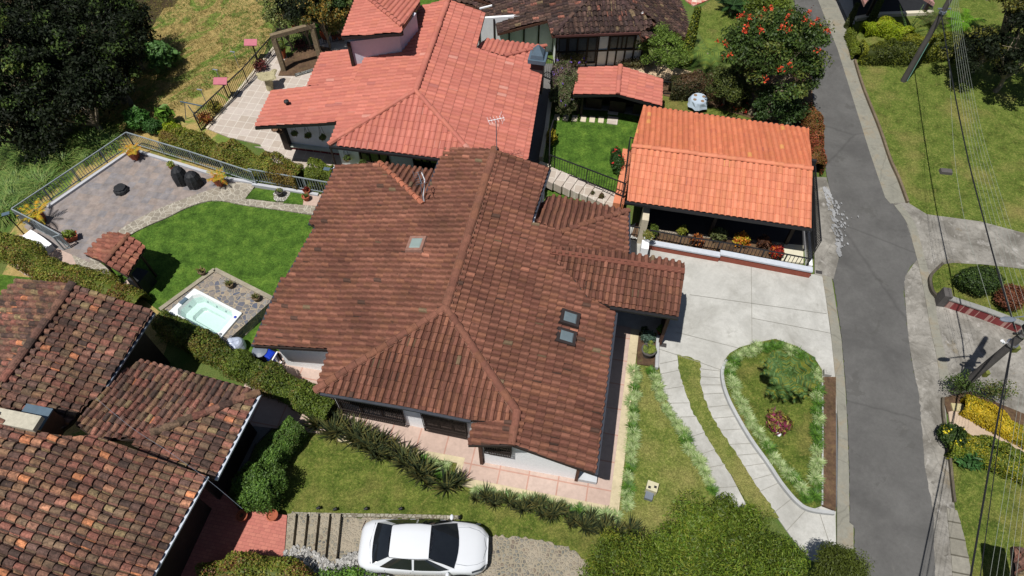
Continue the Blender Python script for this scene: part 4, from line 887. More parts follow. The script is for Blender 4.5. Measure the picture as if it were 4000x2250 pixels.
# ================================================================ FENCES AND GARDEN WALLS
def fence(name, label, tops, zt, zb, mat, sp=.14, cat='fence', post=1.6, rw=.05, bar=.022, closed=False, mid=None, group=None, world=False):
    pts = [np.array([*(p[:2] if world else P(p[0], p[1], zt)[:2])]) for p in tops]
    o = thing(name, label, cat, (*pts[0], 0), group)
    r, b = MB(), MB()
    for i in range(len(pts)-1):
        a, e = pts[i], pts[i+1]; L = np.linalg.norm(e-a); A3, E3 = np.array([*a, 0]), np.array([*e, 0])
        r.beam(A3+UZ*zt, E3+UZ*zt, rw, rw)
        lo = MB(); lo.beam(A3+UZ*(zb+.06), E3+UZ*(zb+.06), rw*.8, rw*.8); lo.build('bottom_rail', mat, o)
        if mid: lo = MB(); lo.beam(A3+UZ*mid, E3+UZ*mid, rw*.8, rw*.8); lo.build('middle_rail', mat, o)
        n = max(2, int(L/sp))
        for k in range(n+1): q = A3+(E3-A3)*k/n; b.beam(q+UZ*(zb+.05), q+UZ*(zt-.02), bar, bar)
        m = max(1, int(round(L/post)))
        for k in range(m+(1 if i == len(pts)-2 else 0)):
            q = A3+(E3-A3)*k/m; p_ = MB(); p_.beam(q+UZ*(zb-.05), q+UZ*(zt+.01), rw, rw); p_.build('post', mat, o)
    r.build('top_rail', mat, o); b.build('bars', mat, o); return o
def low_wall(name, label, pts, z0, z1, th, mat, px=True, cap=None, cat='wall', zp=None):
    q = [P(p[0], p[1], z1 if zp is None else zp)[:2] if px else np.array(p[:2]) for p in pts]
    b = MB()
    for i in range(len(q)-1):
        d = q[i+1]-q[i]; L = np.linalg.norm(d); d /= L; n = np.array([-d[1], d[0]])*th/2; a, e = q[i]-d*.003*i, q[i+1]
        b.hexa([(*(a-n), z0), (*(e-n), z0), (*(e+n), z0), (*(a+n), z0)], [(*(a-n), z1), (*(e-n), z1), (*(e+n), z1), (*(a+n), z1)])
    o = b.build(name, mat); tag(o, label, cat)
    if cap:
        cm, ch, cw = cap; k = MB()
        for i in range(len(q)-1): k.beam((*q[i], z1+ch/2+.003), (*q[i+1], z1+ch/2+.003), cw, ch)
        k.build('coping', cm, o)
    return o
fence('railing', 'long grey railing between the slate terrace and the tall grasses', [(29,525),(317,333)], 1.05, .2, M['rail'])
fence('railing', 'grey railing between the slate terrace and the clipped hedge', [(318,333),(476,381),(632,432)], 1.05, .2, M['rail'])
fence('railing', 'short grey railing behind the pebble ringed agave pot', [(624,425),(832,460)], 1.05, .2, M['rail'])
fence('railing', 'grey railing with gate on the lower left end of the slate terrace', [(29,526),(90,557),(151,591),(134,596)], 1.05, .05, M['rail'], sp=.12)
wc = m_plain('terrace_parapet', c(196, 198, 204), .8, .08)
low_wall('parapet_wall', 'low white parapet along the grass side of the slate terrace', [(118,520),(330,374)], -.4, .2, .16, wc)
low_wall('parapet_wall', 'low white parapet below the railing on the hedge side of the slate terrace', [(331,374),(565,446),(640,458)], -.1, .2, .16, wc)
low_wall('parapet_wall', 'short white kerb wall under the railing by the agave pot', [(634,461),(800,488)], 0, .2, .16, wc)
low_wall('parapet_wall', 'chunky white block wall at the bottom left gate of the terrace', [(66,586),(95,604),(118,622)], -.2, .45, .5, M['white'])
fence('iron_fence', 'black iron fence along the cream terrace above the dry slope', [(700,72),(610,172),(487,288)], 1.15, .0, M['black'], sp=.13)
fence('iron_fence', 'black iron fence behind the potted shrubs at the top of the cream terrace', [(702,72),(760,78),(850,60)], 1.2, .0, M['black'], sp=.13)
low_wall('parapet_wall', 'thin cream kerb wall under the black terrace fence', [(702,102),(520,322)], -.5, .14, .14, M['cream'])
fence('iron_fence', 'black iron fence beside the cream garden steps', [(1384,390),(1478,425),(1574,462)], 1.5, .55, M['black'], sp=.13)
fence('iron_fence', 'black iron fence along the left side of the orange carport', [(1586,345),(1576,430),(1564,500)], 1.5, .3, M['black'], sp=.13)
fence('iron_fence', 'short black fence panel at the corner of the small lawn and the orange roof', [(1586,346),(1606,350)], 1.5, .3, M['black'], sp=.13)
fence('iron_fence', 'black iron fence on the boundary wall beside the yellow croton', [(1392,303),(1384,330),(1382,392)], 1.3, .4, M['black'], sp=.13)
fence('iron_fence', 'black railing in front of the croton bed of the orange carport', [(1583,568),(1637,579),(1716,594),(1812,608),(1924,629),(2039,651)], 1.05, .1, M['black'], sp=.16, post=1.2)
fence('iron_fence', 'low black steel rail between the orange carport and the roadside', [(2046,442),(2054,615)], .7, .05, M['black'], sp=.09)
fence('iron_fence', 'black iron gate beside the purple flowering shrub', [(1362,140),(1392,152),(1394,170)], 1.5, .1, M['black'], sp=.13)
fence('iron_fence', 'low dark wire fence behind the clothed round table', [(1670,205),(1760,215),(1840,226)], .9, .05, M['black'], sp=.3)
fence('picket_gate', 'small white wooden picket gate beside the blue bin', [(697,886),(678,918)], .95, .12, M['white'], sp=.2, bar=.05, cat='gate')
low_wall('boundary_wall', 'pale boundary wall between the dark alley and the small lawn', [(1386,234),(1375,320),(1361,394)], 0, .6, .2, M['cream'])
low_wall('boundary_wall', 'short pale wall piece at the top of the cream garden steps', [(1357,408),(1384,418)], 0, .6, .2, M['cream'])
low_wall('retaining_wall', 'orange painted low wall left of the orange carport', [(1580,375),(1572,440),(1556,512)], 0, .5, .55, m_plain('orange_wall', c(226, 140, 104), .8, .08), cat='wall')
WCAP = m_plain('bluish_white_coping', c(206, 212, 222), .85, .08)
redb = m_plain('brown_red_wall', c(158, 84, 66), .8, .15)
low_wall('planter_wall', 'left low wall with white coping and brown base in front of the carport bed', [(1632,611),(1811,643)], 0, .42, .2, redb, cap=(WCAP, .09, .28))
low_wall('planter_wall', 'right low wall with white coping and brown base in front of the carport bed', [(1811,637),(2043,681)], 0, .50, .2, redb, cap=(WCAP, .09, .28))
b = MB(); q = P(1621, 625, .6); b.box((q[0], q[1], .45), (.34, .5, .9), FA); tag(b.build('gate_pillar', M['white']), 'white pillar carrying the round white planter', 'pillar')
b = low_wall('brick_wall', 'low red brick wall with grey coping beside the shared concrete drive', [(2376,762),(2470,793),(2590,838),(2700,880)], 0, .58, .18, M['brick'], cap=(m_concrete('brick_coping', c(150, 150, 146), .15), .06, .26), zp=.2)
k = MB(); q = P(2370, 752, .3); k.box((q[0], q[1], .42), (.34, .5, .84), FA); k.build('end_pier', M['concpole'], b)

# ================================================================ SPA
def spa():
    zt = .62; cor = [P(x, y, zt)[:2] for x, y in ((541,679), (687,753), (559,868), (403,780))]
    tubc = [P(x, y, zt+.1)[:2] for x, y in ((489,725), (609,787), (549,857), (423,785))]
    o = thing('spa_platform', 'raised crazy paving platform surrounding the hot tub', 'platform', (*np.mean(cor, 0), 0))
    b = MB()
    for i in range(4):
        j = (i+1) % 4; b.hexa([(*cor[i], 0), (*cor[j], 0), (*tubc[j], 0), (*tubc[i], 0)], [(*cor[i], zt), (*cor[j], zt), (*tubc[j], zt), (*tubc[i], zt)])
    b.build('stone_deck', CRAZY, o)
    m = m_concrete('stone_coping', c(160, 152, 134), .25)
    for i in (0, 3):
        j = (i+1) % 4; k = MB(); k.beam((*cor[i], zt+.02), (*cor[j], zt+.02), .2, .1); k.build('coping', m, o)
    t = thing('hot_tub', 'white rectangular hot tub full of clear pale green water', 'hot tub', (*np.mean(tubc, 0), 0))
    ce = np.mean(tubc, 0)
    def ring(k, z, sk=0): return [(*(ce+(q-ce)*k), z) for q in tubc]
    def oct_(k, z, ch=.28):
        r = []; q = [ce+(p-ce)*k for p in tubc]
        for i in range(4):
            a, b_, d = q[i-1], q[i], q[(i+1) % 4]; u1 = (a-b_)/np.linalg.norm(a-b_); u2 = (d-b_)/np.linalg.norm(d-b_); r += [(*(b_+u1*ch), z), (*(b_+u2*ch), z)]
        return r
    b = MB(); z1 = zt+.1
    lv = [oct_(1.0, z1-.12, .03), oct_(1.0, z1, .03), oct_(.84, z1+.01, .22), oct_(.80, z1-.14, .24), oct_(.72, z1-.42, .22), oct_(.50, z1-.46, .12), oct_(.46, z1-.66, .1)]
    V = [p for l in lv for p in l]; F = [(i*8+k, i*8+(k+1) % 8, (i+1)*8+(k+1) % 8, (i+1)*8+k) for i in range(len(lv)-1) for k in range(8)]+[tuple(range((len(lv)-1)*8, len(lv)*8))]
    b.add(V, F); b.build('basin', M['tub'], t)
    wm = NT('spa_water'); wm.bump(wm.noise(11, 3), .25, .02); wm.done((.62, .86, .78), .03, .6); tr_ = wm.n('ShaderNodeBsdfTransparent'); tr_.inputs[0].default_value = (.84, .97, .93, 1); mx_ = wm.n('ShaderNodeMixShader'); mx_.inputs[0].default_value = .12; wm.l(tr_.outputs[0], mx_.inputs[1]); wm.l(wm.b.outputs[0], mx_.inputs[2]); wm.l(mx_.outputs[0], wm.t.nodes['Material Output'].inputs[0])
    w_ = MB(); w_.add(oct_(.815, z1-.13, .24), [tuple(range(8))]); w_.build('water', wm.m, t)
    for f, s in ((.25, 0), (.5, 0), (.75, 0), (.3, 1), (.7, 1), (.35, 2), (.65, 2), (.5, 3)):
        p = lerp(tubc[s], tubc[(s+1) % 4], f); p = ce+(p-ce)*.765; j = MB(); j.lathe((p[0], p[1], z1-.27), [(.045, 0), (.045, .03), (.02, .035)], 8); j.build('jet', M['grey'], t)
    for f in (.18, .85):
        p = ce+(lerp(tubc[1], tubc[2], f)-ce)*.92; j = MB(); j.lathe((p[0], p[1], z1+.005), [(.06, 0), (.06, .03), (.03, .04)], 10); j.build('control_dial', M['blue'] if f < .5 else M['grey'], t)
    p = ce+(lerp(tubc[3], tubc[0], .5)-ce)*.9; j = MB(); j.box((p[0], p[1], z1+.03), (.36, .18, .05), math.atan2(*(tubc[0]-tubc[3])[::-1])); j.build('headrest', M['slate'], t)
spa()
b = MB(); b.blob((*P(595, 872, .25)[:2], .34), (.44, .4, .36), 22, 12, .07); q = P(600, 878, .3); tag(b.build('silver_cover', M['silver']), 'crumpled silver tarp bundle at the corner of the hot tub platform', 'tarp')

# ================================================================ POTS, COVERS, BINS
def grey_cover(px, r, h, label, mat, top=.35, zb=.07):
    q = P(*px, zb); b = MB(); n = 18; V = []; pr = [(1.0, 0), (.98, .12), (1.0, .3), (.92, .6), (.7, .85), (top, .98), (.02, 1)]
    for k_, (rr, z) in enumerate(pr):
        for k in range(n): a = 2*math.pi*k/n; w_ = 1+.07*math.sin(5*a+k_)*(1-z*.4)+.04*math.sin(9*a+1); V.append((q[0]+r*rr*w_*math.cos(a), q[1]+r*rr*w_*math.sin(a), q[2]+h*z))
    b.add(V, [(i*n+k, i*n+(k+1) % n, (i+1)*n+(k+1) % n, (i+1)*n+k) for i in range(len(pr)-1) for k in range(n)])
    return tag(b.build('furniture_cover', mat), label, 'cover')
grey_cover((307,481), .36, .3, 'low round fire pit under a black cover in the middle of the slate terrace', M['dgrey'], .8)
grey_cover((461,458), .38, 1.05, 'taller black covered furniture, left one of the pair near the terrace railing', M['dgrey'])
grey_cover((493,465), .40, .9, 'black covered furniture, right one of the pair near the terrace railing', M['dgrey'])
def bin_(px, r, h, label, mat, lid):
    q = P(*px, .02); o = thing('trash_bin', label, 'bin', q); b = MB(); b.lathe((0, 0, 0), [(r*.8, 0), (r, h)], 18); b.build('body', mat, o, local=True)
    b = MB(); b.lathe((0, 0, h), [(r*1.08, 0), (r*1.08, .05), (r*.5, .1), (.02, .12)], 18); b.build('lid', lid, o, local=True)
bin_((667,905), .3, .75, 'dark grey round trash bin with light grey lid at the white picket gate', M['dgrey'], M['grey']); q = P(689, 911, .02); o = thing('trash_bin', 'blue narrow trash bin beside the grey one', 'bin', q, None, -.5); b = MB(); b.sq((0, 0, 0), [(.13, 0), (.17, .68)]); b.build('body', M['blue'], o, local=True); b = MB(); b.sq((0, 0, .68), [(.19, 0), (.19, .04), (.12, .08)]); b.build('lid', M['blue'], o, local=True)
def pot_round(px, r, h, label, mat=None, z=0.06, plant=None, nm='plant_pot', group=None):
    q = P(*px, z); o = thing(nm, label, 'planter', q, group); b = MB(); b.lathe((0, 0, 0), [(r*.66, 0), (r*.95, h*.85), (r*1.08, h*.86), (r*1.08, h), (r*.9, h), (r*.85, h-.06), (.01, h-.06)], 16); b.build('pot', mat or M['terracotta'], o, local=True)
    if plant: plant(o, h-.05)
    return o
def pot_sq(px, w_, h, label, mat=None, z=0.06, plant=None, rz=FA, long=1.0):
    q = P(*px, z); o = thing('plant_pot', label, 'planter', q, None, rz); b = MB(); b.sq((0, 0, .04), [(w_*.3, 0), (w_*.5, h-.04), (w_*.44, h-.04), (w_*.42, h-.1)], 0)
    if long != 1: b.v = [(v[0]*long, v[1], v[2]) for v in b.v]
    for sx in (-1, 1):
        for sy in (-1, 1): b.box((sx*w_*.25*long, sy*w_*.25, .02), (.05, .05, .05))
    b.build('pot', mat or M['terracotta'], o, local=True)
    if plant: plant(o, h-.08)
    return o

# ================================================================ CAR
def car():
    c0 = P(1060, 1362, 1.45); o = thing('parked_car', 'white sedan with dark tinted glass parked on the cobbled yard', 'car', (c0[0], c0[1], .04), None, R(-1.5))
    # stations: x, half width, belt height, bonnet/boot top height at centre
    st = [(-2.30,.54,.62,.66),(-2.25,.66,.80,.86),(-2.12,.77,.93,1.02),(-1.9,.87,.98,1.08),(-1.5,.90,1.0,1.1),(-.9,.91,.98,1.04),(0,.915,.96,1.0),(.8,.91,.94,1.0),(1.05,.905,.93,1.0),(1.5,.89,.86,.93),(1.85,.86,.78,.85),(2.08,.76,.70,.77),(2.22,.63,.62,.67),(2.30,.46,.52,.55)]
    V = []; 
    for x, hw, zb, zt in st:
        prof = [(-hw*.9,.2),(-hw*.99,.32),(-hw,.55),(-hw*.99,zb*.86),(-hw*.93,zb),(-hw*.7,zt-.02),(-hw*.3,zt),(0,zt+.005),(hw*.3,zt),(hw*.7,zt-.02),(hw*.93,zb),(hw*.99,zb*.86),(hw,.55),(hw*.99,.32),(hw*.9,.2)]
        V += [(x, y, z) for y, z in prof]
    K = 15; b = MB(); n = len(st)
    F = [(i*K+k, i*K+k+1, (i+1)*K+k+1, (i+1)*K+k) for i in range(n-1) for k in range(K-1)]+[(i*K+K-1, i*K, (i+1)*K, (i+1)*K+K-1) for i in range(n-1)]+[tuple(range(K)), tuple(range((n-1)*K, n*K))[::-1]]
    b.add(V, F); bd = b.build('body', M['carpaint'], o, local=True, smooth=True)
    # cabin
    cab = [(-1.72,.60,.60),(-1.05,.69,.56),(-.2,.74,.60),(.32,.70,.60),(1.12,.62,.70)]
    base = [(-1.80,.70,1.05),(-1.05,.84,1.0),(0,.86,.97),(.55,.85,.97),(1.22,.76,.985)]
    zr = [1.12, 1.42, 1.475, 1.43, 1.0]
    roofp = [(-1.08,.53,1.40),(-.6,.575,1.455),(-.1,.585,1.475),(.3,.56,1.45)]
    r = MB(); V = []
    for x, hw, z in roofp: V += [(x, y*hw*1.03, z+.012+dz) for y, dz in ((-1, -.075), (-.86, -.012), (-.45, .01), (0, .018), (.45, .01), (.86, -.012), (1, -.075))]
    r.add(V, [(i*7+k, i*7+k+1, (i+1)*7+k+1, (i+1)*7+k) for i in range(3) for k in range(6)]); r.build('roof', M['carpaint'], o, local=True, smooth=True)
    def curved(a, b_, z0, z1, xa, xb, bow):
        """glass between lower half width a at xa and upper half width b_ at xb"""
        V = []; 
        for t in np.linspace(0, 1, 5):
            for y in np.linspace(-1, 1, 7): V.append((xa*(1-t)+xb*t+bow*(1-y*y), (a*(1-t)+b_*t)*y, z0*(1-t)+z1*t+.03*math.sin(math.pi*t)+.02*(1-y*y)))
        return V, [(i*7+k, i*7+k+1, (i+1)*7+k+1, (i+1)*7+k) for i in range(4) for k in range(6)]
    g = MB(); g.add(*curved(.76, .55, .985, 1.425, 1.16, .3, .12)); g.build('windshield', M['glassdark'], o, local=True, smooth=True)
    g = MB(); g.add(*curved(.70, .53, 1.07, 1.385, -1.68, -1.07, -.07)); g.build('rear_window', M['glassdark'], o, local=True, smooth=True)
    for s in (-1, 1):
        p = MB(); lowr = [(-1.70,.72,1.05),(-1.2,.80,1.01),(-.1,.85,.965),(.7,.84,.96),(1.18,.775,.975)]; upr = [(-1.10,.535,1.365),(-.85,.55,1.385),(-.1,.58,1.405),(.2,.565,1.385),(.30,.55,1.375)]
        V = [(x, s*y, z) for x, y, z in lowr]+[(x, s*y, z) for x, y, z in upr]; p.add(V, [(i, i+1, 6+i, 5+i) for i in range(4)]); p.build('side_pillars', M['carpaint'], o, local=True)
        for (x0, x1, u0, u1) in ((-1.42, -.30, -.93, -.28), (-.22, 1.0, -.2, .26)):
            def L_(x): 
                k = [q[0] for q in lowr]; return np.array([x, s*(np.interp(x, k, [q[1] for q in lowr])+.03), np.interp(x, k, [q[2] for q in lowr])+.01])
            def U_(x):
                k = [q[0] for q in upr]; return np.array([x, s*(np.interp(x, k, [q[1] for q in upr])+.035), np.interp(x, k, [q[2] for q in upr])-.03])
            w_ = MB(); xs = np.linspace(0, 1, 5); V = [L_(x0+(x1-x0)*t) for t in xs]+[U_(u0+(u1-u0)*t) for t in xs]; w_.add(V, [(i, i+1, 6+i, 5+i) for i in range(4)]); w_.build('side_window', M['glassdark'], o, local=True)
        m = MB(); m.blob((.95, s*.99, .97), (.07, .11, .06), 10, 6); m.build('wing_mirror', M['carpaint'], o, local=True)
        for x in (-1.38, 1.38):
            wob = MB(); 
            Vv = []; nn = 20
            for rr, yy in ((.33, .0), (.335, .05), (.33, .22), (.22, .235)): Vv += [(x+rr*math.cos(2*math.pi*k/nn), s*(.69+yy), .33+rr*math.sin(2*math.pi*k/nn)) for k in range(nn)]
            wob.add(Vv, [(i*nn+k, i*nn+(k+1) % nn, (i+1)*nn+(k+1) % nn, (i+1)*nn+k) for i in range(3) for k in range(nn)]+[tuple(range(nn))]); wh = wob.build('wheel', M['rubber'], o, local=True)
            ar = MB(); Va = [(x+.4*math.cos(math.pi*k/12), s*.922, .33+.4*math.sin(math.pi*k/12)) for k in range(13)]+[(x+.34*math.cos(math.pi*k/12), s*.925, .33+.34*math.sin(math.pi*k/12)) for k in range(13)]
            ar.add(Va, [(k, k+1, 14+k, 13+k) for k in range(12)]); ar.build('wheel_arch', M['rubber'], o, local=True)
            rim = MB(); rim.add([(x+.05*math.cos(2*math.pi*k/10), s*.93, .33+.05*math.sin(2*math.pi*k/10)) for k in range(10)], [tuple(range(10))])
            for k in range(10): a = 2*math.pi*k/10; rim.beam((x, s*.928, .33), (x+.22*math.cos(a), s*.928, .33+.22*math.sin(a)), .03, .02)
            rim.build('rim', M['chrome'], wh, local=True)
        for x in (-.35, .75):
            dh = MB(); dh.box((x-.12, s*.925, .8), (.2, .02, .03)); dh.build('door_handle', M['chrome'], o, local=True)
        hl = MB(); hl.add([(1.78, s*.84, .70), (2.12, s*.72, .63), (2.26, s*.50, .62), (2.20, s*.55, .70), (2.04, s*.70, .755), (1.76, s*.80, .80)], [(0, 1, 2, 3, 4, 5)]); hl.v = [(a+.01, b_+s*.02, z+.012) for a, b_, z in hl.v]; hl.build('headlight', m_plain('headlight_glass', c(70, 80, 90), .1, .1), o, local=True)
        tl = MB(); tl.add([(-2.29, s*.45, .86), (-2.18, s*.80, .88), (-2.0, s*.885, .92), (-2.15, s*.84, .80), (-2.28, s*.5, .78)], [(0, 1, 2, 3, 4)]); tl.build('tail_light', m_plain('tail_light_red', c(120, 10, 10), .2, .1), o, local=True)
    for s in (-1, 1):
        tr = MB(); tr.tube([(-1.08, s*.555, 1.37), (-.6, s*.60, 1.42), (-.1, s*.61, 1.44), (.3, s*.585, 1.40), (.8, s*.68, 1.2), (1.16, s*.765, 1.0)], .009, 4); tr.build('roof_trim', M['dgrey'], o, local=True)
        sm = MB()
        for x in (-1.25, -.26, .95): sm.beam((x, s*.925, .35), (x, s*.88, .93), .012, .012)
        sm.beam((-2.0, s*.90, .70), (2.0, s*.86, .66), .01, .01); sm.build('door_seam', M['grey'], o, local=True)
    bl = MB(); bl.tube([(2.1, -.6, .705), (2.24, 0, .70), (2.1, .6, .705)], .004, 4); bl.tube([(-1.75, -.7, 1.06), (-1.85, 0, 1.09), (-1.75, .7, 1.06)], .007, 4); bl.build('panel_gap', M['dgrey'], o, local=True)
    gm = MB(); gm.add([(2.30,-.46,.34),(2.33,0,.34),(2.30,.46,.34),(2.29,.5,.50),(2.325,0,.54),(2.29,-.5,.50)], [(0,1,4,5),(1,2,3,4)]); gm.build('grille', M['rubber'], o, local=True)
    for s in (-1, 1):
        ln = MB(); pts = [(1.2, s*.62, 1.0), (1.6, s*.66, .93), (1.95, s*.58, .83), (2.2, s*.42, .685)]
        ln.tube(pts, .004, 4); ln.build('bonnet_seam', M['grey'], o, local=True)
car()

# ================================================================ POLES, CABLES, AERIALS
def pole(base, label, r, h, hard, rz=0.0):
    q = P(*base, 0); o = thing('utility_pole', label, 'utility pole', (q[0], q[1], 0)); b = MB(); b.tube([(0, 0, -.3), (0, 0, h)], [r, r*.6], 14); b.build('post', M['concpole'], o, local=True)
    return o, q
p1, q1 = pole((2272, 204), 'dark concrete utility pole with pale green pipe, standing on the big upper lawn', .17, 9, 4.6)
b = MB(); b.tube([(.19, -.06, .05), (.17, -.05, 2.6)], .022, 6); b.build('conduit_pipe', m_plain('pale_green_pipe', c(150, 205, 190), .5, .08), p1, local=True)
b = MB(); b.tube([(0, 0, 4.45), (0, 0, 4.6)], .19, 10); b.beam((-.35, 0, 4.7), (.35, 0, 4.7), .06, .06); b.build('clamp', M['grey'], p1, local=True)
p2, q2 = pole((2398, 990), 'grey utility pole with lamp bracket beside the yellow leaved hedge', .17, 9, 4.8)
for z, s in ((2.2, .13), (4.1, .19), (4.75, .17)):
    b = MB(); b.lathe((0, 0, z), [(s*1.05, 0), (s*1.05, .08)], 12); b.build('band', M['chrome'], p2, local=True)
b = MB(); b.box((.22, -.1, 1.95), (.16, .16, .3)); b.box((.22, -.1, 3.9), (.18, .14, .3)); b.build('junction_box', m_plain('olive_box', c(120, 126, 60), .5, .1), p2, local=True)
b = MB(); b.tube([(-.2, .1, 4.0), (-.3, .15, 4.1)], .06, 8); b.build('insulator', M['white'], p2, local=True)
b = MB(); b.beam((-.4, .0, 4.85), (.4, .0, 4.85), .07, .07); b.beam((0, -.3, 5.2), (0, .3, 5.2), .06, .06); b.box((.1, .2, 5.0), (.2, .2, .3)); b.build('crossarm', M['black'], p2, local=True)
b = MB(); b.tube([(0, 0, 5.9), (-.6, -.1, 6.2), (-1.3, -.2, 6.25)], [.03, .03, .02], 6); b.blob((-1.5, -.25, 6.2), (.3, .12, .06), 10, 5); b.build('lamp_arm', M['grey'], p2, local=True)
b = MB(); b.lathe((.3, .2, 5.6), [(.2, 0), (.22, .5), (.1, .6)], 12); b.build('transformer', M['grey'], p2, local=True)
def cable(name, label, pts, zs, r, mat, group=None):
    W_ = [P(x, y, z) for (x, y), z in zip(pts, zs)]; S = smooth_pts(W_, 5, False); b = MB(); b.tube(S, r, 5); return tag(b.build(name, mat), label, 'cable', group)
cable('power_cable', 'thick black cable sagging from the upper pole to the lower pole', [(2367,30),(2391,179),(2435,399),(2482,580),(2502,655),(2518,712),(2538,776),(2553,828)], [4.6,4.4,4.3,4.35,4.45,4.5,4.6,4.8], .03, M['black'])
cable('power_cable', 'thick black cable leaving the lower pole to the bottom of the view', [(2549,850),(2523,984),(2490,1168),(2442,1449),(2425,1560)], [4.8,4.6,4.5,4.5,4.5], .03, M['black'])
cable('power_cable', 'thinner black cable right of the thick one below the lower pole', [(2550,852),(2532,960),(2500,1200),(2466,1449),(2450,1560)], [4.8,4.7,4.6,4.6,4.6], .014, M['black'])
wm_ = m_plain('bare_wire', c(164, 170, 160), .4, .05)
for i in range(6):
    cable('overhead_wire', 'thin pale overhead wire fanning across the upper right lawn', [(2386+4*i,-20),(2404+5.5*i,140),(2430+7.5*i,322),(2468+10.5*i,500),(2516+13*i,690),(2560+15*i,840)], [5.6]*6, .0042, wm_, 'thin wires over the upper lawn')
for i in range(5):
    cable('overhead_wire', 'thin pale overhead wire crossing the lower right lawn', [(2570+9*i,960),(2540+13*i,1150),(2512+15*i,1320),(2487+17*i,1470),(2475+18*i,1560)], [5.6]*5, .0042, wm_, 'thin wires over the lower lawn')
cable('overhead_wire', 'lone thin wire slanting down over the upper lawn to the bushes', [(2388,150),(2400,380),(2428,560),(2466,690),(2500,800)], [4.0]*5, .006, wm_)
cable('service_wire', 'fine black service wire crossing above the mossy roofs to the round bush', [(240,1000),(330,1075),(430,1140),(520,1205),(610,1280)], [4.2,4.2,4.1,3.8,3.0], .006, M['grey'])
def yagi(q, label, h, az, mat):
    o = thing('antenna', label, 'antenna', q); b = MB(); b.tube([(0, 0, -.1), (0, 0, h)], .02, 6); b.build('mast', M['grey'], o, local=True)
    e = MB(); d = np.array([math.cos(az), math.sin(az), 0]); n = np.array([-d[1], d[0], 0]); t = np.array([0, 0, h])
    e.beam(t-d*.35, t+d*.35, .02, .02)
    for k in np.linspace(-.33, .33, 6): e.beam(t+d*k-n*(.2-.1*k), t+d*k+n*(.2-.1*k), .008, .008)
    e.beam(t+d*.2-n*.2-UZ*.12, t+d*.3-n*.2+UZ*.18, .012); e.beam(t+d*.2+n*.2-UZ*.12, t+d*.3+n*.2+UZ*.18, .012)
    e.build('elements', mat, o, local=True)
yagi(MH[2].hit((1066, 512))+UZ*.05, 'small grey aerial above the north valley of the brown roof', 1.5, 1.9, M['grey'])
yagi(MH[1].hit((1250, 385))+UZ*.0, 'white television aerial on a tall mast at the end of the brown ridge', 1.9, .3, M['white'])
b = MB(); q = MH[2].hit((1068, 512)); b.tube([q, q+UZ*.5, q+np.array([.12, .2, 1.2]), q+np.array([0, .4, 1.45])], .022, 6); tag(b.build('vent_pipe', M['white']), 'bent white pipe beside the small aerial on the brown roof', 'pipe')

# ================================================================ SMALLER THINGS
for i, (x, y, fac) in enumerate([(632,104,'upper'),(556,201,'lower')]):
    q = PG(x, y, 1.3); g0 = G(q[0], q[1]); o = thing('bird_table', f'{fac} pink roofed bird house on a post on the dry slope', 'bird house', (q[0], q[1], g0))
    b = MB(); b.beam((0, 0, 0), (0, 0, 1.1), .06, .06); b.build('post', M['dark'], o, local=True); b = MB(); b.box((0, 0, 1.15), (.4, .3, .18)); b.build('house_box', M['dark'], o, local=True)
    b = MB(); b.hexa([(-.38,-.33,1.22),(.38,-.33,1.22),(.38,.02,1.42),(-.38,.02,1.42)], [(-.38,-.33,1.25),(.38,-.33,1.25),(.38,.02,1.45),(-.38,.02,1.45)]); b.hexa([(-.38,.02,1.42),(.38,.02,1.42),(.38,.2,1.3),(-.38,.2,1.3)], [(-.38,.02,1.45),(.38,.02,1.45),(.38,.2,1.33),(-.38,.2,1.33)]); b.build('roof', M['pink'], o, local=True)
for i, (x, y, lab) in enumerate([(594,135,'slim metal garden stake near the upper bird house'),(552,180,'slim metal garden stake behind the lower bird house'),(514,230,'slim metal garden stake above the clothes frame'),]):
    q = PG(x+8, y+35, 0); b = MB(); b.tube([q, q+UZ*1.1], .018, 5); b.beam(q+UZ*1.1-np.array([.2, -.05, 0]), q+UZ*1.1+np.array([.1, -.03, 0]), .06, .03); tag(b.build('garden_stake', M['gutter']), lab, 'stake')
q = PG(490, 300, 0); o = thing('clothes_frame', 'grey metal clothes frame beside the hedge on the slope', 'frame', q); b = MB()
b.beam((-.5, 0, 0), (-.2, .1, 1.0), .04); b.beam((.3, -.2, 0), (0, 0, 1.0), .04); b.beam((-.5, .3, 1.0), (.9, -.1, 1.0), .05); b.build('frame', M['slate'], o, local=True)
# weathered stone table
q = P(683, 222, .06); o = thing('stone_table', 'rough pale stone table with a neck like slab on the cream terrace', 'table', q); b = MB(); b.tube([(-.05, -.1, 0), (0, 0, .75)], [.2, .24], 10); b.build('pedestal', M['stonefurn'], o, local=True)
b = MB(); b.blob((0, 0, .82), (.5, .42, .1), 16, 6, .12); b.blob((.28, .4, .84), (.18, .28, .09), 12, 6, .1); b.blob((-.42, .2, .82), (.28, .16, .08), 12, 6, .1); b.build('top', M['stonefurn'], o, local=True)
# weathered gateway
A, Bq = P(716, 180, 0), P(808, 155, 0); o = thing('timber_gateway', 'weathered timber gateway with heavy crossbeam over the planting bed', 'gateway', A)
for a in (A, Bq): b = MB(); b.beam(a, a+UZ*2.3, .26, .26); b.build('post', M['oldwood'], o)
b = MB(); d = (Bq-A)/np.linalg.norm(Bq-A); b.beam(A-d*.15+UZ*2.42, Bq+d*.2+UZ*2.46, .25, .24); b.build('crossbeam', M['oldwood'], o)
kerb([(742,190),(800,172),(836,152)], .22, 0, .1, m_stone('river_stones', [c(150,150,142), c(110,116,120), c(176,172,160)], c(60,56,50), 9, .1), 'stone_edging', 4)
slab('soil_bed', [(700,190),(742,190),(836,152),(830,120),(770,110),(716,150)], .06, M['soil'])
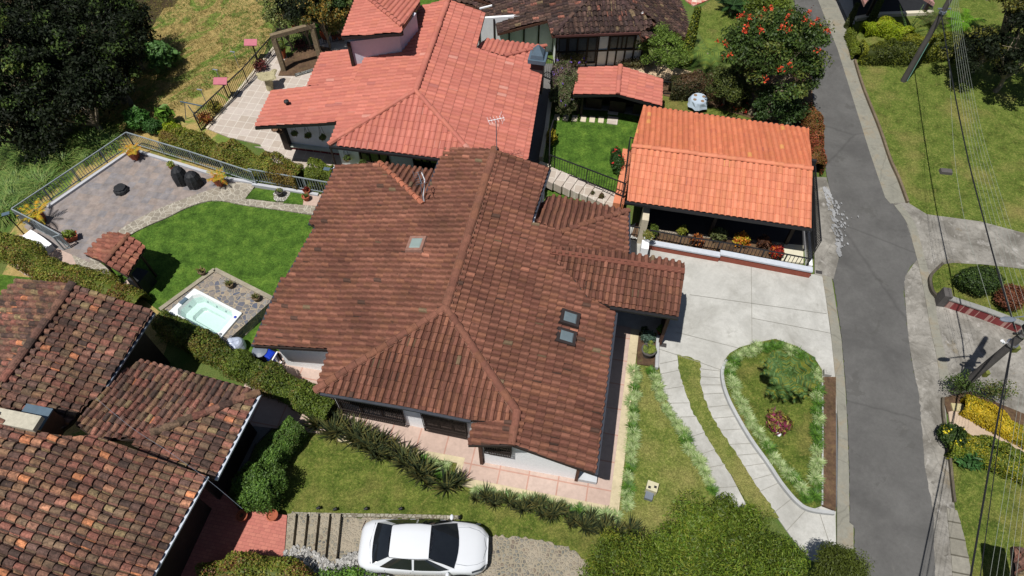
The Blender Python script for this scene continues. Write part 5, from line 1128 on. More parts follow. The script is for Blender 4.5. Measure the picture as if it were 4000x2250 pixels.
# round garden table with blue cloth
q = P(1752, 272, 0.02); o = thing('garden_table', 'round table under a pale blue cloth with brown placemats', 'table', q); b = MB(); n = 16; V = []
for r_, z in ((.001, .72), (.44, .72), (.48, .66), (.52, .45), (.58, .3)):
    for k in range(n): a = 2*math.pi*k/n; f = 1+(.12*math.sin(6*a) if z < .6 else 0); V.append((r_*f*math.cos(a), r_*f*math.sin(a), z))
b.add(V, [(i*n+k, i*n+(k+1) % n, (i+1)*n+(k+1) % n, (i+1)*n+k) for i in range(4) for k in range(n)]); b.build('tablecloth', M['bluecloth'], o, local=True)
for a in (.4, 2.2, 3.6, 5.2): b = MB(); b.lathe((.3*math.cos(a), .3*math.sin(a), .723), [(.1, 0), (.1, .012)], 12); b.build('placemat', m_plain('straw_mat', c(150, 124, 100), .9, .2), o, local=True)
for i in range(6):
    x, y = 1401+22.2*i, 295+1.3*i; q = P(x, y, .05); b = MB(); b.box((q[0], q[1], .035), (.30, .48, .07), FA+.02); tag(b.build('stepping_stone', M['cream']), 'square cream stepping stone in the row of six across the small lawn', 'stepping stone', 'row of stepping stones')
b = MB(); q = P(1541, 303, .05); b.box((q[0], q[1], .035), (.58, .62, .07), FA); q = P(1542, 284, .05); b.box((q[0], q[1], .035), (.58, .25, .07), FA); tag(b.build('paving_slab', CREAM), 'large cream paving slab at the end of the stepping stones', 'slab')
# cream garden steps
for k in range(8):
    z = .72-.085*k; bx, by = 120+72*k, 655+29*k; f = lambda x, y: P(1352+.3*x, 225+.3*y, z)[:2]
    slab('garden_step', [f(bx, by), f(bx+78, by+37), f(bx+6, by+140), f(bx-74, by+98)], z, CREAM, world=True, th=.5)
# meter box and utility boxes on the lawn
q = P(1637, 1232, .02); o = thing('meter_box', 'beige utility box with dark openings on the side lawn', 'box', q, None, -.35); b = MB(); b.box((0, 0, .22), (.42, .36, .4)); b.build('cabinet', m_plain('beige_box', c(212, 206, 172), .7, .06), o, local=True)
for x in (-.1, .11): b = MB(); b.box((x, .0 if x > 0 else -.08, .425), (.1, .09, .014)); b.build('opening', M['black'], o, local=True)
b = MB(); b.box((-.02, -.32, .12), (.3, .28, .2)); b.build('lower_box', M['grey'], o, local=True)
q = P(2078, 942, .05); b = MB(); b.box((q[0], q[1], .14), (.3, .26, .28), FA); b.box((q[0], q[1], .29), (.14, .12, .03), FA); tag(b.build('valve_box', CONC), 'small white concrete valve box at the tip of the brown soil strip', 'box')
q = P(2380, 436, .02); 
q = P(2374, 675, .05); 
b = MB(); q = P(2377, 435, .0); b.box((q[0], q[1], .09), (.62, .32, .2), -.15, .9); tag(b.build('stone_block', M['concpole']), 'grey stone block lying on the big upper lawn', 'stone block')
b = MB(); q = P(2408, 1027, .06); b.box((q[0], q[1], .08), (.5, .34, .16), -.1); tag(b.build('manhole_cover', m_plain('sandy_cover', c(196, 184, 140), .9, .2)), 'sandy rectangular manhole cover near the lower pole', 'cover')
for px, lab in (((2060,685), 'small dark drain grate at the end of the white coping'), ((1668,868), 'dark drain grate beside the covered entrance'), ((1649,853), 'small drain at the top of the pink patio strip')):
    q = P(*px, .07); o = thing('drain_grate', lab, 'drain', q, None, FA); b = MB(); b.box((0, 0, 0), (.3, .2, .02)); b.build('frame', M['concpole'], o, local=True); b = MB()
    for k in range(6): b.box((-.11+.044*k, 0, .013), (.02, .16, .008))
    b.build('slots', M['black'], o, local=True)
for i, (x, y) in enumerate([(803,1281),(845,1284),(922,1283),(1009,1283)]):
    q = P(x, y, .02); o = thing('garden_spotlight', 'small black spotlight on the front lawn edge, %s of four' % ['leftmost', 'second from left', 'third from left', 'rightmost'][i], 'spotlight', q, 'black spotlights along the front lawn edge')
    b = MB(); b.beam((0, 0, 0), (0, 0, .14), .02); b.build('spike', M['black'], o, local=True); b = MB(); b.tube([(-.06, -.02, .14), (.07, .03, .18)], [.05, .065], 8); b.build('lamp_head', M['black'], o, local=True)
q = P(822, 425, 1.9); o = thing('solar_lamp', 'solar panel lamp above the hedge end beside the brown roof', 'lamp', (q[0], q[1], 0)); b = MB(); b.beam((0.3, .1, 0), (.3, .1, 1.85), .04); b.beam((0, 0, 1.85), (.35, .1, 1.85), .03); b.build('post', M['grey'], o, local=True); b = MB(); b.box((0, 0, 1.9), (.32, .2, .03), -.2); b.build('solar_panel', M['slate'], o, local=True); b = MB(); b.blob((.36, .1, 1.88), (.06, .06, .05), 8, 5); b.build('bulb', M['white'], o, local=True)
q = P(14, 538, 1.6); o = thing('solar_lamp', 'small solar panel lamp left of the slate terrace railing', 'lamp', (q[0], q[1], 0)); b = MB(); b.beam((0, 0, 0), (0, 0, 1.55), .04); b.build('post', M['dark'], o, local=True); b = MB(); b.box((0, 0, 1.6), (.34, .2, .03), .4); b.build('solar_panel', M['slate'], o, local=True)
q = P(2640, 735, 0)
q = P(625, 830, 0.03); b = MB(); b.box((q[0], q[1], .05), (.22, .55, .08), -.55); tag(b.build('stone_slab', M['cream']), 'loose pale slab on the grass beside the hot tub platform', 'slab')
q = P(845, 1062, 0)
# rubble beside the car
V_, F_, C_ = [], [], []
rb = MB()
for i in range(950):
    t = rng.random(); x = 715+rng.random()*215; yb = 1475-(95-.12*(x-715)+14*math.sin(x/23))*rng.random()**.8; q = P(x, yb, .3); s = rng.uniform(.06, .15)
    rb.col = tuple(np.array(c(196, 194, 190))*rng.uniform(.6, 1.1)); rb.box((q[0], q[1], .2+rng.random()*.14), (s, s*rng.uniform(.6, 1.2), s*.6), rng.random()*6, .6, rng.uniform(-.7, .7))
tag(rb.build('rubble', M['attr'], color=True), kind='stuff')
# hanging baskets
def basket(px, zt, zb, label, plant=True, mat=None):
    q = P(*px, zb); o = thing('hanging_basket', label, 'hanging basket', q); b = MB(); b.lathe((0, 0, 0), [(.05, -.12), (.15, -.06), (.19, .02), (.16, .02), (.12, -.03), (.02, -.04)], 12); b.build('bowl', m_plain('coir_bowl', c(132, 100, 76), .9, .3), o, local=True)
    b = MB()
    for a in (0, 2.1, 4.2): b.beam((.18*math.cos(a), .18*math.sin(a), 0), (0, 0, zt-zb), .012)
    b.build('cords', M['dark'], o, local=True); return o
# ================================================================ VEGETATION
def leaves(P_, N_, size, asp, C_, jit=.7):
    n = len(P_); s = size*rng.uniform(.6, 1.3, n)[:, None]
    N2 = N_+rng.normal(0, jit, (n, 3)); N2 /= np.linalg.norm(N2, axis=1)[:, None]+1e-9
    T = np.cross(N2, rng.normal(0, 1, (n, 3))); T /= np.linalg.norm(T, axis=1)[:, None]+1e-9
    B_ = np.cross(N2, T)
    V = np.stack([P_-T*s*.5, P_+B_*s*asp*.5+T*s*.08, P_+T*s*.5-N2*s*.12, P_-B_*s*asp*.5+T*s*.08], 1).reshape(-1, 3)
    return V, np.arange(4*n).reshape(n, 4), C_
def vn(p, f, ph):
    r = np.zeros(len(p))
    for k in range(5):
        d = np.array([math.sin(ph+k*2.1), math.cos(ph*1.7+k*1.3), math.sin(ph*.6+k*3.7)]); r += np.sin((p@d)*f*(1+.23*k)+ph*3+k*5)
    return r/2.6
def pick(cols, n, v=.12):
    A = np.array(cols); return A[rng.integers(0, len(A), n)]*rng.normal(1, v, (n, 1))
def cloud(kind, n, shape, cols, size, asp=.55, clump=1.0, ph=None, tips=None, shell=.25, lumps=.12):
    """leaf cloud; shape = ('ell', centre, radii) or ('hedge', polyline Nx2, width, height, z0)"""
    ph = rng.random()*9 if ph is None else ph
    if shape[0] == 'ell':
        ce, ra = np.array(shape[1], float), np.array(shape[2], float)
        D = rng.normal(0, 1, (n, 3)); D /= np.linalg.norm(D, axis=1)[:, None]; D[:, 2] = np.where(D[:, 2] < -.5, -D[:, 2], D[:, 2])
        r = 1-shell*rng.random(n)**1.3; lump = 1+lumps*vn(D, 4, ph)+lumps*.6*vn(D, 9, ph+2); Pn = ce+D*ra*(r*lump)[:, None]; Nn = D/ra; Nn /= np.linalg.norm(Nn, axis=1)[:, None]
    else:
        line, wd, ht, z0 = shape[1:5]; line = np.array(line); seg = np.diff(line, axis=0); L = np.linalg.norm(seg, axis=1); cum = np.concatenate([[0], np.cumsum(L)])
        s = rng.random(n)*cum[-1]; i = np.clip(np.searchsorted(cum, s)-1, 0, len(L)-1); t = (s-cum[i])/L[i]; base = line[i]+seg[i]*t[:, None]; d = seg[i]/L[i][:, None]; nn = np.stack([-d[:, 1], d[:, 0]], 1)
        th = rng.random(n)*math.pi; ct, st = np.cos(th), np.sin(th); r = 1-shell*rng.random(n)**1.3
        x = np.sign(ct)*np.abs(ct)**.55; z = np.abs(st)**.5
        q3 = np.concatenate([base, (z*ht)[:, None]], 1); lump = 1+lumps*vn(q3, 2.2, ph)+lumps*.5*vn(q3, 6, ph+1)
        Pn = np.concatenate([base+nn*(x*wd/2*r*lump)[:, None], (z0+z*ht*(.35+.65*r)*lump)[:, None]], 1); Nn = np.concatenate([nn*ct[:, None], st[:, None]], 1)
    C_ = pick(cols, n)*(1+.22*np.clip(vn(Pn, 3.1, ph+4), -1, 1)*clump)[:, None]
    if tips is not None:
        k = vn(Pn, 1.6, ph+7)+rng.normal(0, .5, n) > .55; C_[k] = pick(tips, k.sum())
    return leaves(Pn, Nn, size, asp, np.clip(C_, .003, 1))
def join(parts):
    V, F, C = [], [], []; n = 0
    for v, f, cc in parts: V.append(v); F.append(f+n); C.append(cc); n += len(v)
    return np.concatenate(V), np.concatenate(F), np.concatenate(C)
def hedge(label, pts, wd, ht, z0, n, cols, tips=None, size=.085, cat='hedge', name='hedge', zt=None, lumps=.17, core=True, mat='leaf', asp=.55):
    q = [P(p[0], p[1], z0+ht*.8 if zt is None else zt)[:2] for p in pts]; q = smooth_pts(q, 4, False); parts = [cloud('h', n, ('hedge', q, wd, ht, z0), cols, size, tips=tips, lumps=lumps, asp=asp)]
    o_ = None
    V, F, C = join(parts)
    if core:
        cv, cf = [], []; m = len(q); K = 7
        for i, p in enumerate(q):
            d = q[min(i+1, m-1)]-q[max(i-1, 0)]; d = d/np.linalg.norm(d); nn = np.array([-d[1], d[0]])
            for k in range(K):
                a = math.pi*k/(K-1); cx = math.copysign(abs(math.cos(a))**.5, math.cos(a)); cz = abs(math.sin(a))**.5; cv.append((*(p+nn*cx*wd*.36), z0+cz*ht*.78))
        cf = [(i*K+k, i*K+k+1, (i+1)*K+k+1, (i+1)*K+k) for i in range(m-1) for k in range(K-1)]
        cc = np.tile(np.array(cols[0])*.6, (len(cf), 1)); n0 = len(V); V = np.concatenate([V, np.array(cv)]); F = np.concatenate([F, np.array(cf)+n0]); C = np.concatenate([C, cc])  # core darker than the leaves: inner shade put into its colour
    return tag(mesh_np(name, V, F, C, M[mat]), label, cat)
def bush(label, px, r, h, n, cols, tips=None, size=.09, cat='bush', z0=0.0, name='bush', asp=.55, zc=None, stem=True, mat='leaf', flower=None, terr=False, lumps=.14, shell=.35):
    q = (PG if terr else P)(px[0], px[1], (h*.55) if zc is None else zc); g = G(q[0], q[1]) if terr else z0
    o = thing(name, label, cat, (q[0], q[1], g)); ce = np.array([q[0], q[1], g+h*.56])
    rr = r if hasattr(r, '__len__') else (r, r)
    V, F, C = cloud('e', n, ('ell', ce, (rr[0], rr[1], h*.48)), cols, size, tips=tips, asp=asp, lumps=lumps, shell=shell)
    if shell < .5:
        b = MB(); b.blob(ce, (rr[0]*.68, rr[1]*.68, h*.34), 10, 6, .03); n0 = len(V); F2 = np.array(b.f)+n0; V = np.concatenate([V, np.array(b.v)]); F = np.concatenate([F, F2]); C = np.concatenate([C, np.tile(np.array(cols[0])*.7, (len(F2), 1))])  # darkened core blob paints in the shade inside the foliage
    mesh_np('foliage', V, F, C, M[mat], o)
    if stem: b = MB(); b.tube([(q[0], q[1], g-.05), (q[0]+.03, q[1], g+h*.5)], [.05, .03], 6); b.build('stem', M['bark'], o)
    if flower:
        fc, fn, fs = flower; D = rng.normal(0, 1, (fn, 3)); D[:, 2] = np.abs(D[:, 2]); D /= np.linalg.norm(D, axis=1)[:, None]; Pn = ce+D*np.array([rr[0], rr[1], h*.5])*1.02
        v, f, cc = leaves(np.repeat(Pn, 5, 0)+rng.normal(0, fs*.5, (fn*5, 3)), np.repeat(D, 5, 0), fs, .8, pick([fc], fn*5, .1)); mesh_np('blossoms', v, f, cc, M['attr'], o)
    return o
def tree(label, px, h, cr, ch, n, cols, tips=None, size=.12, nl=9, ncl=60, clr=.55, trunk=.16, lean=(0, 0), terr=False, ztop=None, asp=.5, cat='tree', name='tree', fl=None, mat='leaf', base=None, crown_z=None):
    if base is not None: q = P(*base, 0); g = 0.0
    else:
        zz = h*.72; q = (PG if terr else P)(px[0], px[1], zz); g = G(q[0], q[1]) if terr else 0.0
    o = thing(name, label, cat, (q[0], q[1], g)); bz = np.array([q[0], q[1], g]); ce = bz+np.array([lean[0], lean[1], h-ch*.5])
    # cluster centres within the crown
    D = rng.normal(0, 1, (ncl, 3)); D /= np.linalg.norm(D, axis=1)[:, None]; D[:, 2] = np.where(D[:, 2] < -.35, -D[:, 2]*.6, D[:, 2]); rr = rng.uniform(.35, 1, ncl)**.6
    Cc = ce+D*np.array([cr, cr, ch*.5])*rr[:, None]
    b = MB(); fork = bz+np.array([lean[0]*.5, lean[1]*.5, (h-ch)*.8]); b.tube([bz-UZ*.2, lerp(bz, fork, .5)+np.array([.06, -.04, 0]), fork], [trunk, trunk*.85, trunk*.7], 9)
    for i in range(nl):
        t = Cc[i % ncl]; mid = lerp(fork, t, .5)+np.array([0, 0, .12*h*rng.random()-.02*h])+rng.normal(0, .12, 3); b.tube([fork, mid, lerp(fork, t, .95)], [trunk*.5, trunk*.3, trunk*.1], 6)
        for j in range(2):
            t2 = Cc[(i*3+j+nl) % ncl]; b.tube([mid, lerp(mid, t2, .9)], [trunk*.22, trunk*.06], 5)
    b.build('trunk', M['bark'], o)
    per = n//ncl; Pn = np.repeat(Cc, per, 0); off = rng.normal(0, 1, (len(Pn), 3)); off /= np.linalg.norm(off, axis=1)[:, None]; off *= (rng.random(len(Pn))**.4)[:, None]*clr*np.array([1, 1, .62]); sc_ = np.repeat(rng.uniform(.6, 1.25, ncl), per)[:, None]
    Pn = Pn+off*sc_; Nn = off+np.array([0, 0, .35]); Nn /= np.linalg.norm(Nn, axis=1)[:, None]+1e-9
    C_ = pick(cols, len(Pn))*np.repeat(rng.uniform(.75, 1.25, ncl), per)[:, None]
    if tips is not None:
        k = (np.repeat(rng.random(ncl), per) > .75) & (rng.random(len(Pn)) > .3); C_[k] = pick(tips, k.sum())
    V, F, C = leaves(Pn, Nn, size, asp, C_); mesh_np('crown', V, F, C, M[mat], o)
    if fl:
        fc, fn, fs = fl; k = rng.integers(0, ncl, fn); D2 = rng.normal(0, 1, (fn, 3)); D2[:, 2] = np.abs(D2[:, 2]); D2 /= np.linalg.norm(D2, axis=1)[:, None]; Pf = ce+D2*np.array([cr, cr, ch*.5])*1.02
        for i in range(fn):
            m_ = 16; off = rng.normal(0, fs*.55, (m_, 3)); v, f, cc = leaves(Pf[i]+off, off+UZ*fs, fs*.9, .6, pick([fc, tuple(np.array(fc)*.8)], m_, .1)); mesh_np('blossom', v, f, cc, M['attr'], o)
    return o
def blades(n, length, spread, width, cols, segs=3, arch=.6, base_r=.04, upright=.3, asp2=None):
    """grass or sword leaves rising from the origin"""
    V, F, C = [], [], []
    for i in range(n):
        a = rng.random()*2*math.pi; L = length*rng.uniform(.6, 1.1); out = spread*rng.uniform(.25, 1.1); d = np.array([math.cos(a), math.sin(a), 0]); s = np.array([-d[1], d[0], 0]); p0 = d*base_r*rng.random(); w_ = width*rng.uniform(.7, 1.2); col_ = np.array(cols[rng.integers(0, len(cols))])*rng.uniform(.8, 1.2); n0 = len(V)
        for k in range(segs+1):
            t = k/segs; p = p0+d*out*(t**1.3)+UZ*L*(t-arch*t*t*.9); ww = w_*(1-t**2.2)*.5+.0015; V += [p-s*ww, p+s*ww]
        for k in range(segs): F.append((n0+2*k, n0+2*k+1, n0+2*k+3, n0+2*k+2)); C.append(col_)
    return np.array(V), np.array(F), np.array(C)
YG = [c(124,142,52), c(108,126,44), c(142,152,58), c(94,110,42)]; HG = [c(126,142,52), c(146,148,58), c(108,122,48), c(152,140,64)]; DG = [c(52,72,34), c(62,84,38), c(44,60,30)]; BG = [c(88,122,50), c(106,138,56), c(74,104,44)]
LIME = [c(150,172,24), c(132,156,28), c(166,180,40)]; OL = [c(92,116,34), c(108,130,40), c(78,98,28), c(118,132,46)]
RD = [c(120,70,52), c(134,84,54), c(104,62,46)]; YL = [c(206,176,38), c(220,190,48), c(178,160,40)]
# --- clipped hedges
hedge('long clipped hedge behind the slate terrace railing, bronze and green', [(410,330),(480,352),(560,378),(640,402),(700,420),(752,434)], 1.15, 1.2, 0, 30000, HG, tips=[c(150,128,58), c(128,104,52)])
hedge('rounded green hedge end beside the solar lamp and brown roof', [(775,430),(835,432)], 1.1, 1.1, 0, 9000, YG)
bush('bright lime green shrub at the left end of the terrace hedge', (442,338), (.75, .6), 1.2, 5000, LIME, terr=False)
hedge('bronze green hedge between the mossy roofs and the slate terrace', [(-30,600),(40,620),(90,660),(160,690),(230,705),(300,735),(345,752)], 1.35, 1.1, 0, 26000, HG, tips=[c(140,110,52), c(118,84,46)])
hedge('clipped hedge between the hot tub and the lower mossy roof', [(398,800),(470,835),(540,880),(620,920),(700,960),(790,1010),(830,1028)], 1.05, 1.25, 0, 32000, [c(104,124,46), c(90,110,40), c(118,132,50), c(80,98,36)], tips=[c(134,128,54), c(112,98,50)])
hedge('dense dark green clipped hedge curving along the shaded passage', [(745,1060),(700,1110),(672,1160),(650,1215),(640,1245)], 1.0, 1.3, 0, 20000, BG, tips=[c(96,112,60)])
bush('round clipped ball bush in a pot at the head of the cobbled steps', (655,1222), (.95, .95), 1.7, 15000, BG, tips=[c(104,128,70)], size=.08)
hedge('bronze clipped hedge at the bottom edge by the red brick patio', [(500,1462),(580,1440),(650,1436),(712,1446),(760,1480)], 1.2, 1.1, .3, 12000, HG, tips=[c(160,120,70), c(128,84,60)])
hedge('dark clipped hedge along the top of the big upper lawn', [(2168,118),(2240,120),(2330,116),(2420,104),(2500,118)], 1.2, 1.2, 0, 24000, [c(84,96,34), c(100,110,38), c(64,76,30)], tips=[c(140,144,40)])
hedge('narrow lime hedge along the verge beside the upper road', [(2140,75),(2150,100),(2160,135)], .55, .7, 0, 5000, [c(124,136,40), c(104,120,40)])
hedge('golden lime hedge row below the dark carport', [(2212,48),(2250,62),(2285,86)], 1.0, 1.1, 0, 9000, LIME, tips=[c(180,180,50)])
hedge('golden lime low mound beside the crazy paved verge', [(2175,68),(2205,62),(2235,70)], .7, .75, 0, 6000, LIME)
hedge('yellow green low hedge between the two upper lawns', [(2270,88),(2330,98),(2400,96)], .9, .8, 0, 9000, [c(150,150,40), c(120,130,40)])
hedge('bright yellow leaved hedge beside the beige path', [(2430,1012),(2475,1030),(2520,1058),(2600,1096)], .85, .8, 0, 13000, YL, tips=[c(150,150,40)])
hedge('flowering green border with yellow blossoms below the beige path', [(2385,1108),(2430,1112),(2500,1135),(2600,1180)], 1.1, .8, 0, 14000, [c(84,108,34), c(110,128,40), c(140,146,46)], tips=[c(170,160,44)])
hedge('shady tangled hedge between the clothed table and the sandy path', [(1690,205),(1760,208),(1830,214),(1880,240)], 1.0, 1.3, 0, 15000, [c(76,78,46), c(92,92,52), c(60,66,38)], tips=[c(110,84,60)])
hedge('rusty red hedge between the orange roof and the road', [(2030,262),(2052,320),(2062,370),(2064,410)], .75, 1.2, 0, 14000, [c(138,104,52), c(150,92,58), c(112,96,48)], tips=[c(176,90,60), c(140,70,50)])
# --- bushes
bush('tall purple flowering shrub between the salmon house and the pavilion', (1420,215), (.85, 1.7), 2.2, 24000, [c(90,106,62), c(104,114,70), c(110,100,76)], tips=[c(128,104,104)], flower=(c(124,96,180), 22, .07), zc=1.4)
bush('twiggy flowering shrub in front of the half timbered wall', (1440,148), (1.0, .6), 1.2, 2600, [c(130,124,80), c(108,108,66)], flower=(c(120,90,190), 14, .09), shell=.9)
bush('yellow leaved croton against the boundary wall', (1386,345), (.28, .4), .9, 1400, [c(200,180,60), c(170,160,50)], size=.12)
tree('feathery bright green tree before the half timbered house', (1668,112), 3.0, 1.45, 2.2, 11000, [c(110,136,52), c(124,150,60), c(90,116,46)], size=.10, ncl=44, clr=.42, trunk=.07)
bush('low thorny shrub at the sandy path corner', (1600,160), (1.2, .4), .7, 1500, [c(112,104,66), c(92,92,52)], shell=.9)
bush('round green bush on the small island lawn right of the road', (2468,700), (1.0, .7), 1.3, 9000, DG+[c(84,108,44)], zc=.9)
bush('rusty red bush beside the round green bush', (2545,745), (.6, .6), 1.2, 5000, RD, zc=.8)
bush('dark glossy shrub at the foot of the lower pole', (2420,968), (.75, .5), 1.5, 1700, [c(72,92,40), c(90,110,50)], shell=.9, zc=.8)
bush('loose leafy shrub right of the lower pole', (2500,985), (.9, .5), 1.4, 1400, [c(84,104,48), c(110,110,56)], shell=.95, zc=.8)
bush('rosette leaved plant with broad leaves in the flowering border', (2440,1160), (.5, .4), .6, 160, [c(84,130,70)], size=.42, asp=.3, shell=.9)
bush('dark leaved shrub with yellow flowers at the path corner', (2396,1098), (.55, .5), .9, 3200, [c(50,70,30), c(70,92,36)], flower=(c(230,214,50), 9, .1))
bush('leafy green bush at the corner outside the terrace railing', (345,300), (.65, .55), 1.3, 3400, [c(70,116,48), c(86,134,56)], size=.15, terr=True)
bush('banana like young plant beside the clothes frame', (414,292), (.5, .5), 1.1, 200, [c(110,150,52), c(92,134,46)], size=.48, asp=.38, terr=True, shell=.9)
bush('small dark shrub between the leafy bush and the hedge', (385,318), (.55, .45), .8, 2000, [c(60,100,44), c(72,110,50)], size=.12, terr=True)
bush('rose bush with red flowers at the orange wall', (1552,405), (.35, .9), .9, 2600, [c(48,76,34), c(60,90,40)], flower=(c(220,60,60), 9, .1))
bush('red blossomed groundcover below the tulip tree', (1870,268), (1.3, .5), .3, 1800, [c(96,104,46)], flower=(c(214,70,54), 40, .09), shell=.9, stem=False)
for i, x in enumerate([(1426,475),(1447,480),(1468,484),(1490,490),(1512,496)]): bush('small red leaved shrub in the row below the cream garden steps', x, (.2, .2), .4, 420, [c(96,60,44), c(74,80,40)], size=.09, stem=False)['group'] = 'row of small red leaved shrubs'
for px, cols, lab, r in (((1864,606), [c(226,150,40), c(206,110,40), c(190,176,50)], 'orange and yellow croton, the brightest in the carport bed', .42), ((1752,608), [c(150,70,50), c(196,120,50), c(90,60,40)], 'orange and maroon croton left of the coping step', .34), ((1953,637), [c(200,50,40), c(220,120,40), c(150,40,40)], 'scarlet croton at the right end of the carport bed', .36), ((1920,612), [c(92,60,44), c(110,70,46)], 'dark bronze croton between the orange and scarlet ones', .36), ((1716,584), [c(130,140,50), c(150,150,56)], 'small yellow green croton by the black railing', .25), ((1806,592), [c(112,120,70), c(96,104,60)], 'wispy grey green shrub at the middle carport post', .45), ((1640,585), [c(96,116,44)], 'low green shrub at the left end of the carport bed', .35)):
    bush(lab, px, (r, r*.85), .7, int(520*r/.35), cols, size=.17, asp=.4, cat='croton', name='croton', shell=.7, stem=False, z0=.08)
bush('speckled maroon and yellow bromeliad clump on the teardrop lawn', (1957,1065), (.55, .55), .55, 520, [c(120,60,70), c(150,60,90), c(110,100,50), c(170,160,70)], size=.24, asp=.28, shell=.8, z0=.13, cat='plant', name='bromeliad')
b = MB(); q = P(1958, 1094, .13); b.blob((q[0], q[1], .2), (.1, .1, .1), 8, 5, .1); tag(b.build('garden_stone', M['white']), 'small white stone just below the bromeliad clump', 'stone')
# --- columnar and small conifers
def column(label, px, r, h, cols):
    q = P(px[0], px[1], h*.5); o = thing('columnar_plant', label, 'shrub', (q[0], q[1], 0)); n = 2600; t = rng.random(n); a = rng.random(n)*2*math.pi; rr = r*(1-.55*t)*np.sqrt(rng.random(n)*.5+.5); Pn = np.stack([q[0]+rr*np.cos(a), q[1]+rr*np.sin(a), .1+t*h], 1); Nn = np.stack([np.cos(a), np.sin(a), .5+0*a], 1)
    v, f, cc = leaves(Pn, Nn, .17, .35, pick(cols, n)); mesh_np('foliage', v, f, cc, M['leaf'], o); b = MB(); b.tube([(q[0], q[1], 0), (q[0], q[1], h*.9)], [.05, .02], 6); b.build('stem', M['bark'], o)
column('tall narrow yellow green dracaena column at the corner of the dark roof', (1738,95), .42, 3.6, [c(150,156,48), c(104,122,40), c(70,90,34)])
column('narrow dark cypress left of the dark carport', (2143,42), .22, 1.6, [c(86,92,44), c(70,80,38)]); column('narrow cypress in front of the dark carport', (2205,24), .26, 1.8, [c(90,104,44), c(74,88,38)])
# --- palms and rosettes
def frond(L, droop, w_, cols, a, lift, nleaf=16):
    V, F, C = [], [], []; d = np.array([math.cos(a), math.sin(a), 0]); s = np.array([-d[1], d[0], 0]); pts = []
    for k in range(nleaf+1):
        t = k/nleaf; pts.append(d*L*(t*.92)+UZ*(lift*L*t-droop*L*t*t))
    for k in range(1, nleaf+1):
        t = k/nleaf; ll = w_*math.sin(math.pi*min(1, t*.85+.12))**.7; cc = np.array(cols[rng.integers(0, len(cols))])*rng.uniform(.85, 1.15)
        for sg in (-1, 1):
            p = pts[k]; tip = p+s*sg*ll+d*ll*.55-UZ*ll*.18; wd = d*(.024 if nleaf > 28 else .034 if L > 1 else .02); n0 = len(V); V += [p-wd, p+wd, tip+UZ*.0]; F.append((n0, n0+1, n0+2)); C.append(cc)
    n0 = len(V); 
    for k in range(nleaf): p, q = pts[k], pts[k+1]; m = len(V); V += [p-s*.012, p+s*.012, q+s*.008, q-s*.008]; F.append((m, m+1, m+2, m+3)); C.append(np.array(cols[0])*1.1)
    return V, F, C
def palm_mesh(nf, L, droop, w_, cols, lift=(.2, .9), nleaf=16, h0=0.0):
    V, F, C = [], [], []
    for i in range(nf):
        v, f, cc = frond(L*rng.uniform(.75, 1.1), droop*rng.uniform(.7, 1.2), w_, cols, 2.4*i+rng.random()*.4, rng.uniform(*lift), nleaf); n0 = len(V); V += [p+UZ*h0 for p in v]; F += [tuple(k+n0 for k in g_) for g_ in f]; C += cc
    return V, F, C
def palm(label, px, nf, L, droop, w_, cols, h0, trunk, lift=(.2, .9), z0=.0, nleaf=18, name='palm', cat='palm'):
    q = P(px[0], px[1], z0); o = thing(name, label, cat, q); v, f, cc = palm_mesh(nf, L, droop, w_, cols, lift, nleaf, h0); mesh_np('fronds', v, f, np.array(cc), M['leaf'], o, local=True)
    b = MB(); b.tube([(0, 0, -.05), (0, 0, h0+.05)], [trunk, trunk*.8], 8); b.build('trunk', M['bark'], o, local=True); return o
palm('large dark green date palm on the teardrop lawn', (1956,980), 72, 1.15, .85, .28, [c(92,126,66), c(76,108,50), c(110,140,82), c(72,98,40), c(136,138,50)], 1.0, .14, (.2, 1.8), .13, 30)
palm('small spiky cycad on the yellowish lawn by the road', (1838,32), 40, 1.25, .35, .2, [c(60,92,44), c(48,76,36)], .5, .16, (.1, 1.1), 0, 20)
palm('young arching palm over the sandy path', (1770,172), 8, 1.9, .8, .45, [c(104,132,60), c(132,150,64)], 1.0, .07, (.5, 1.0), 0, 22)
palm('bright fan leaved fern clump near the upper pole', (2416,66), 26, 1.4, .6, .3, [c(116,160,40), c(96,140,40)], .3, .08, (.2, .8), 0, 16)
palm('spiky yellow green cordyline in the upper border', (2238,100), 14, .8, .3, .14, [c(160,170,60), c(120,140,50)], .2, .05, (.4, 1.1), 0, 10)
palm('tall fan shaped traveller palm seedling in the upper border', (2278,90), 8, 1.4, .2, .1, [c(92,120,60), c(76,104,50)], .2, .06, (.8, 1.6), 0, 14)
palm('broad leaved cycad under the upper cable', (2345,62), 22, 1.1, .5, .26, [c(84,96,50), c(100,104,56)], .3, .08, (.2, .9), 0, 12)
palm('banana leaved plant between the cycad and the tulip tree', (1905,45), 5, 1.5, .5, .5, [c(92,150,70), c(80,136,60)], .4, .08, (.5, 1.0), 0, 40)
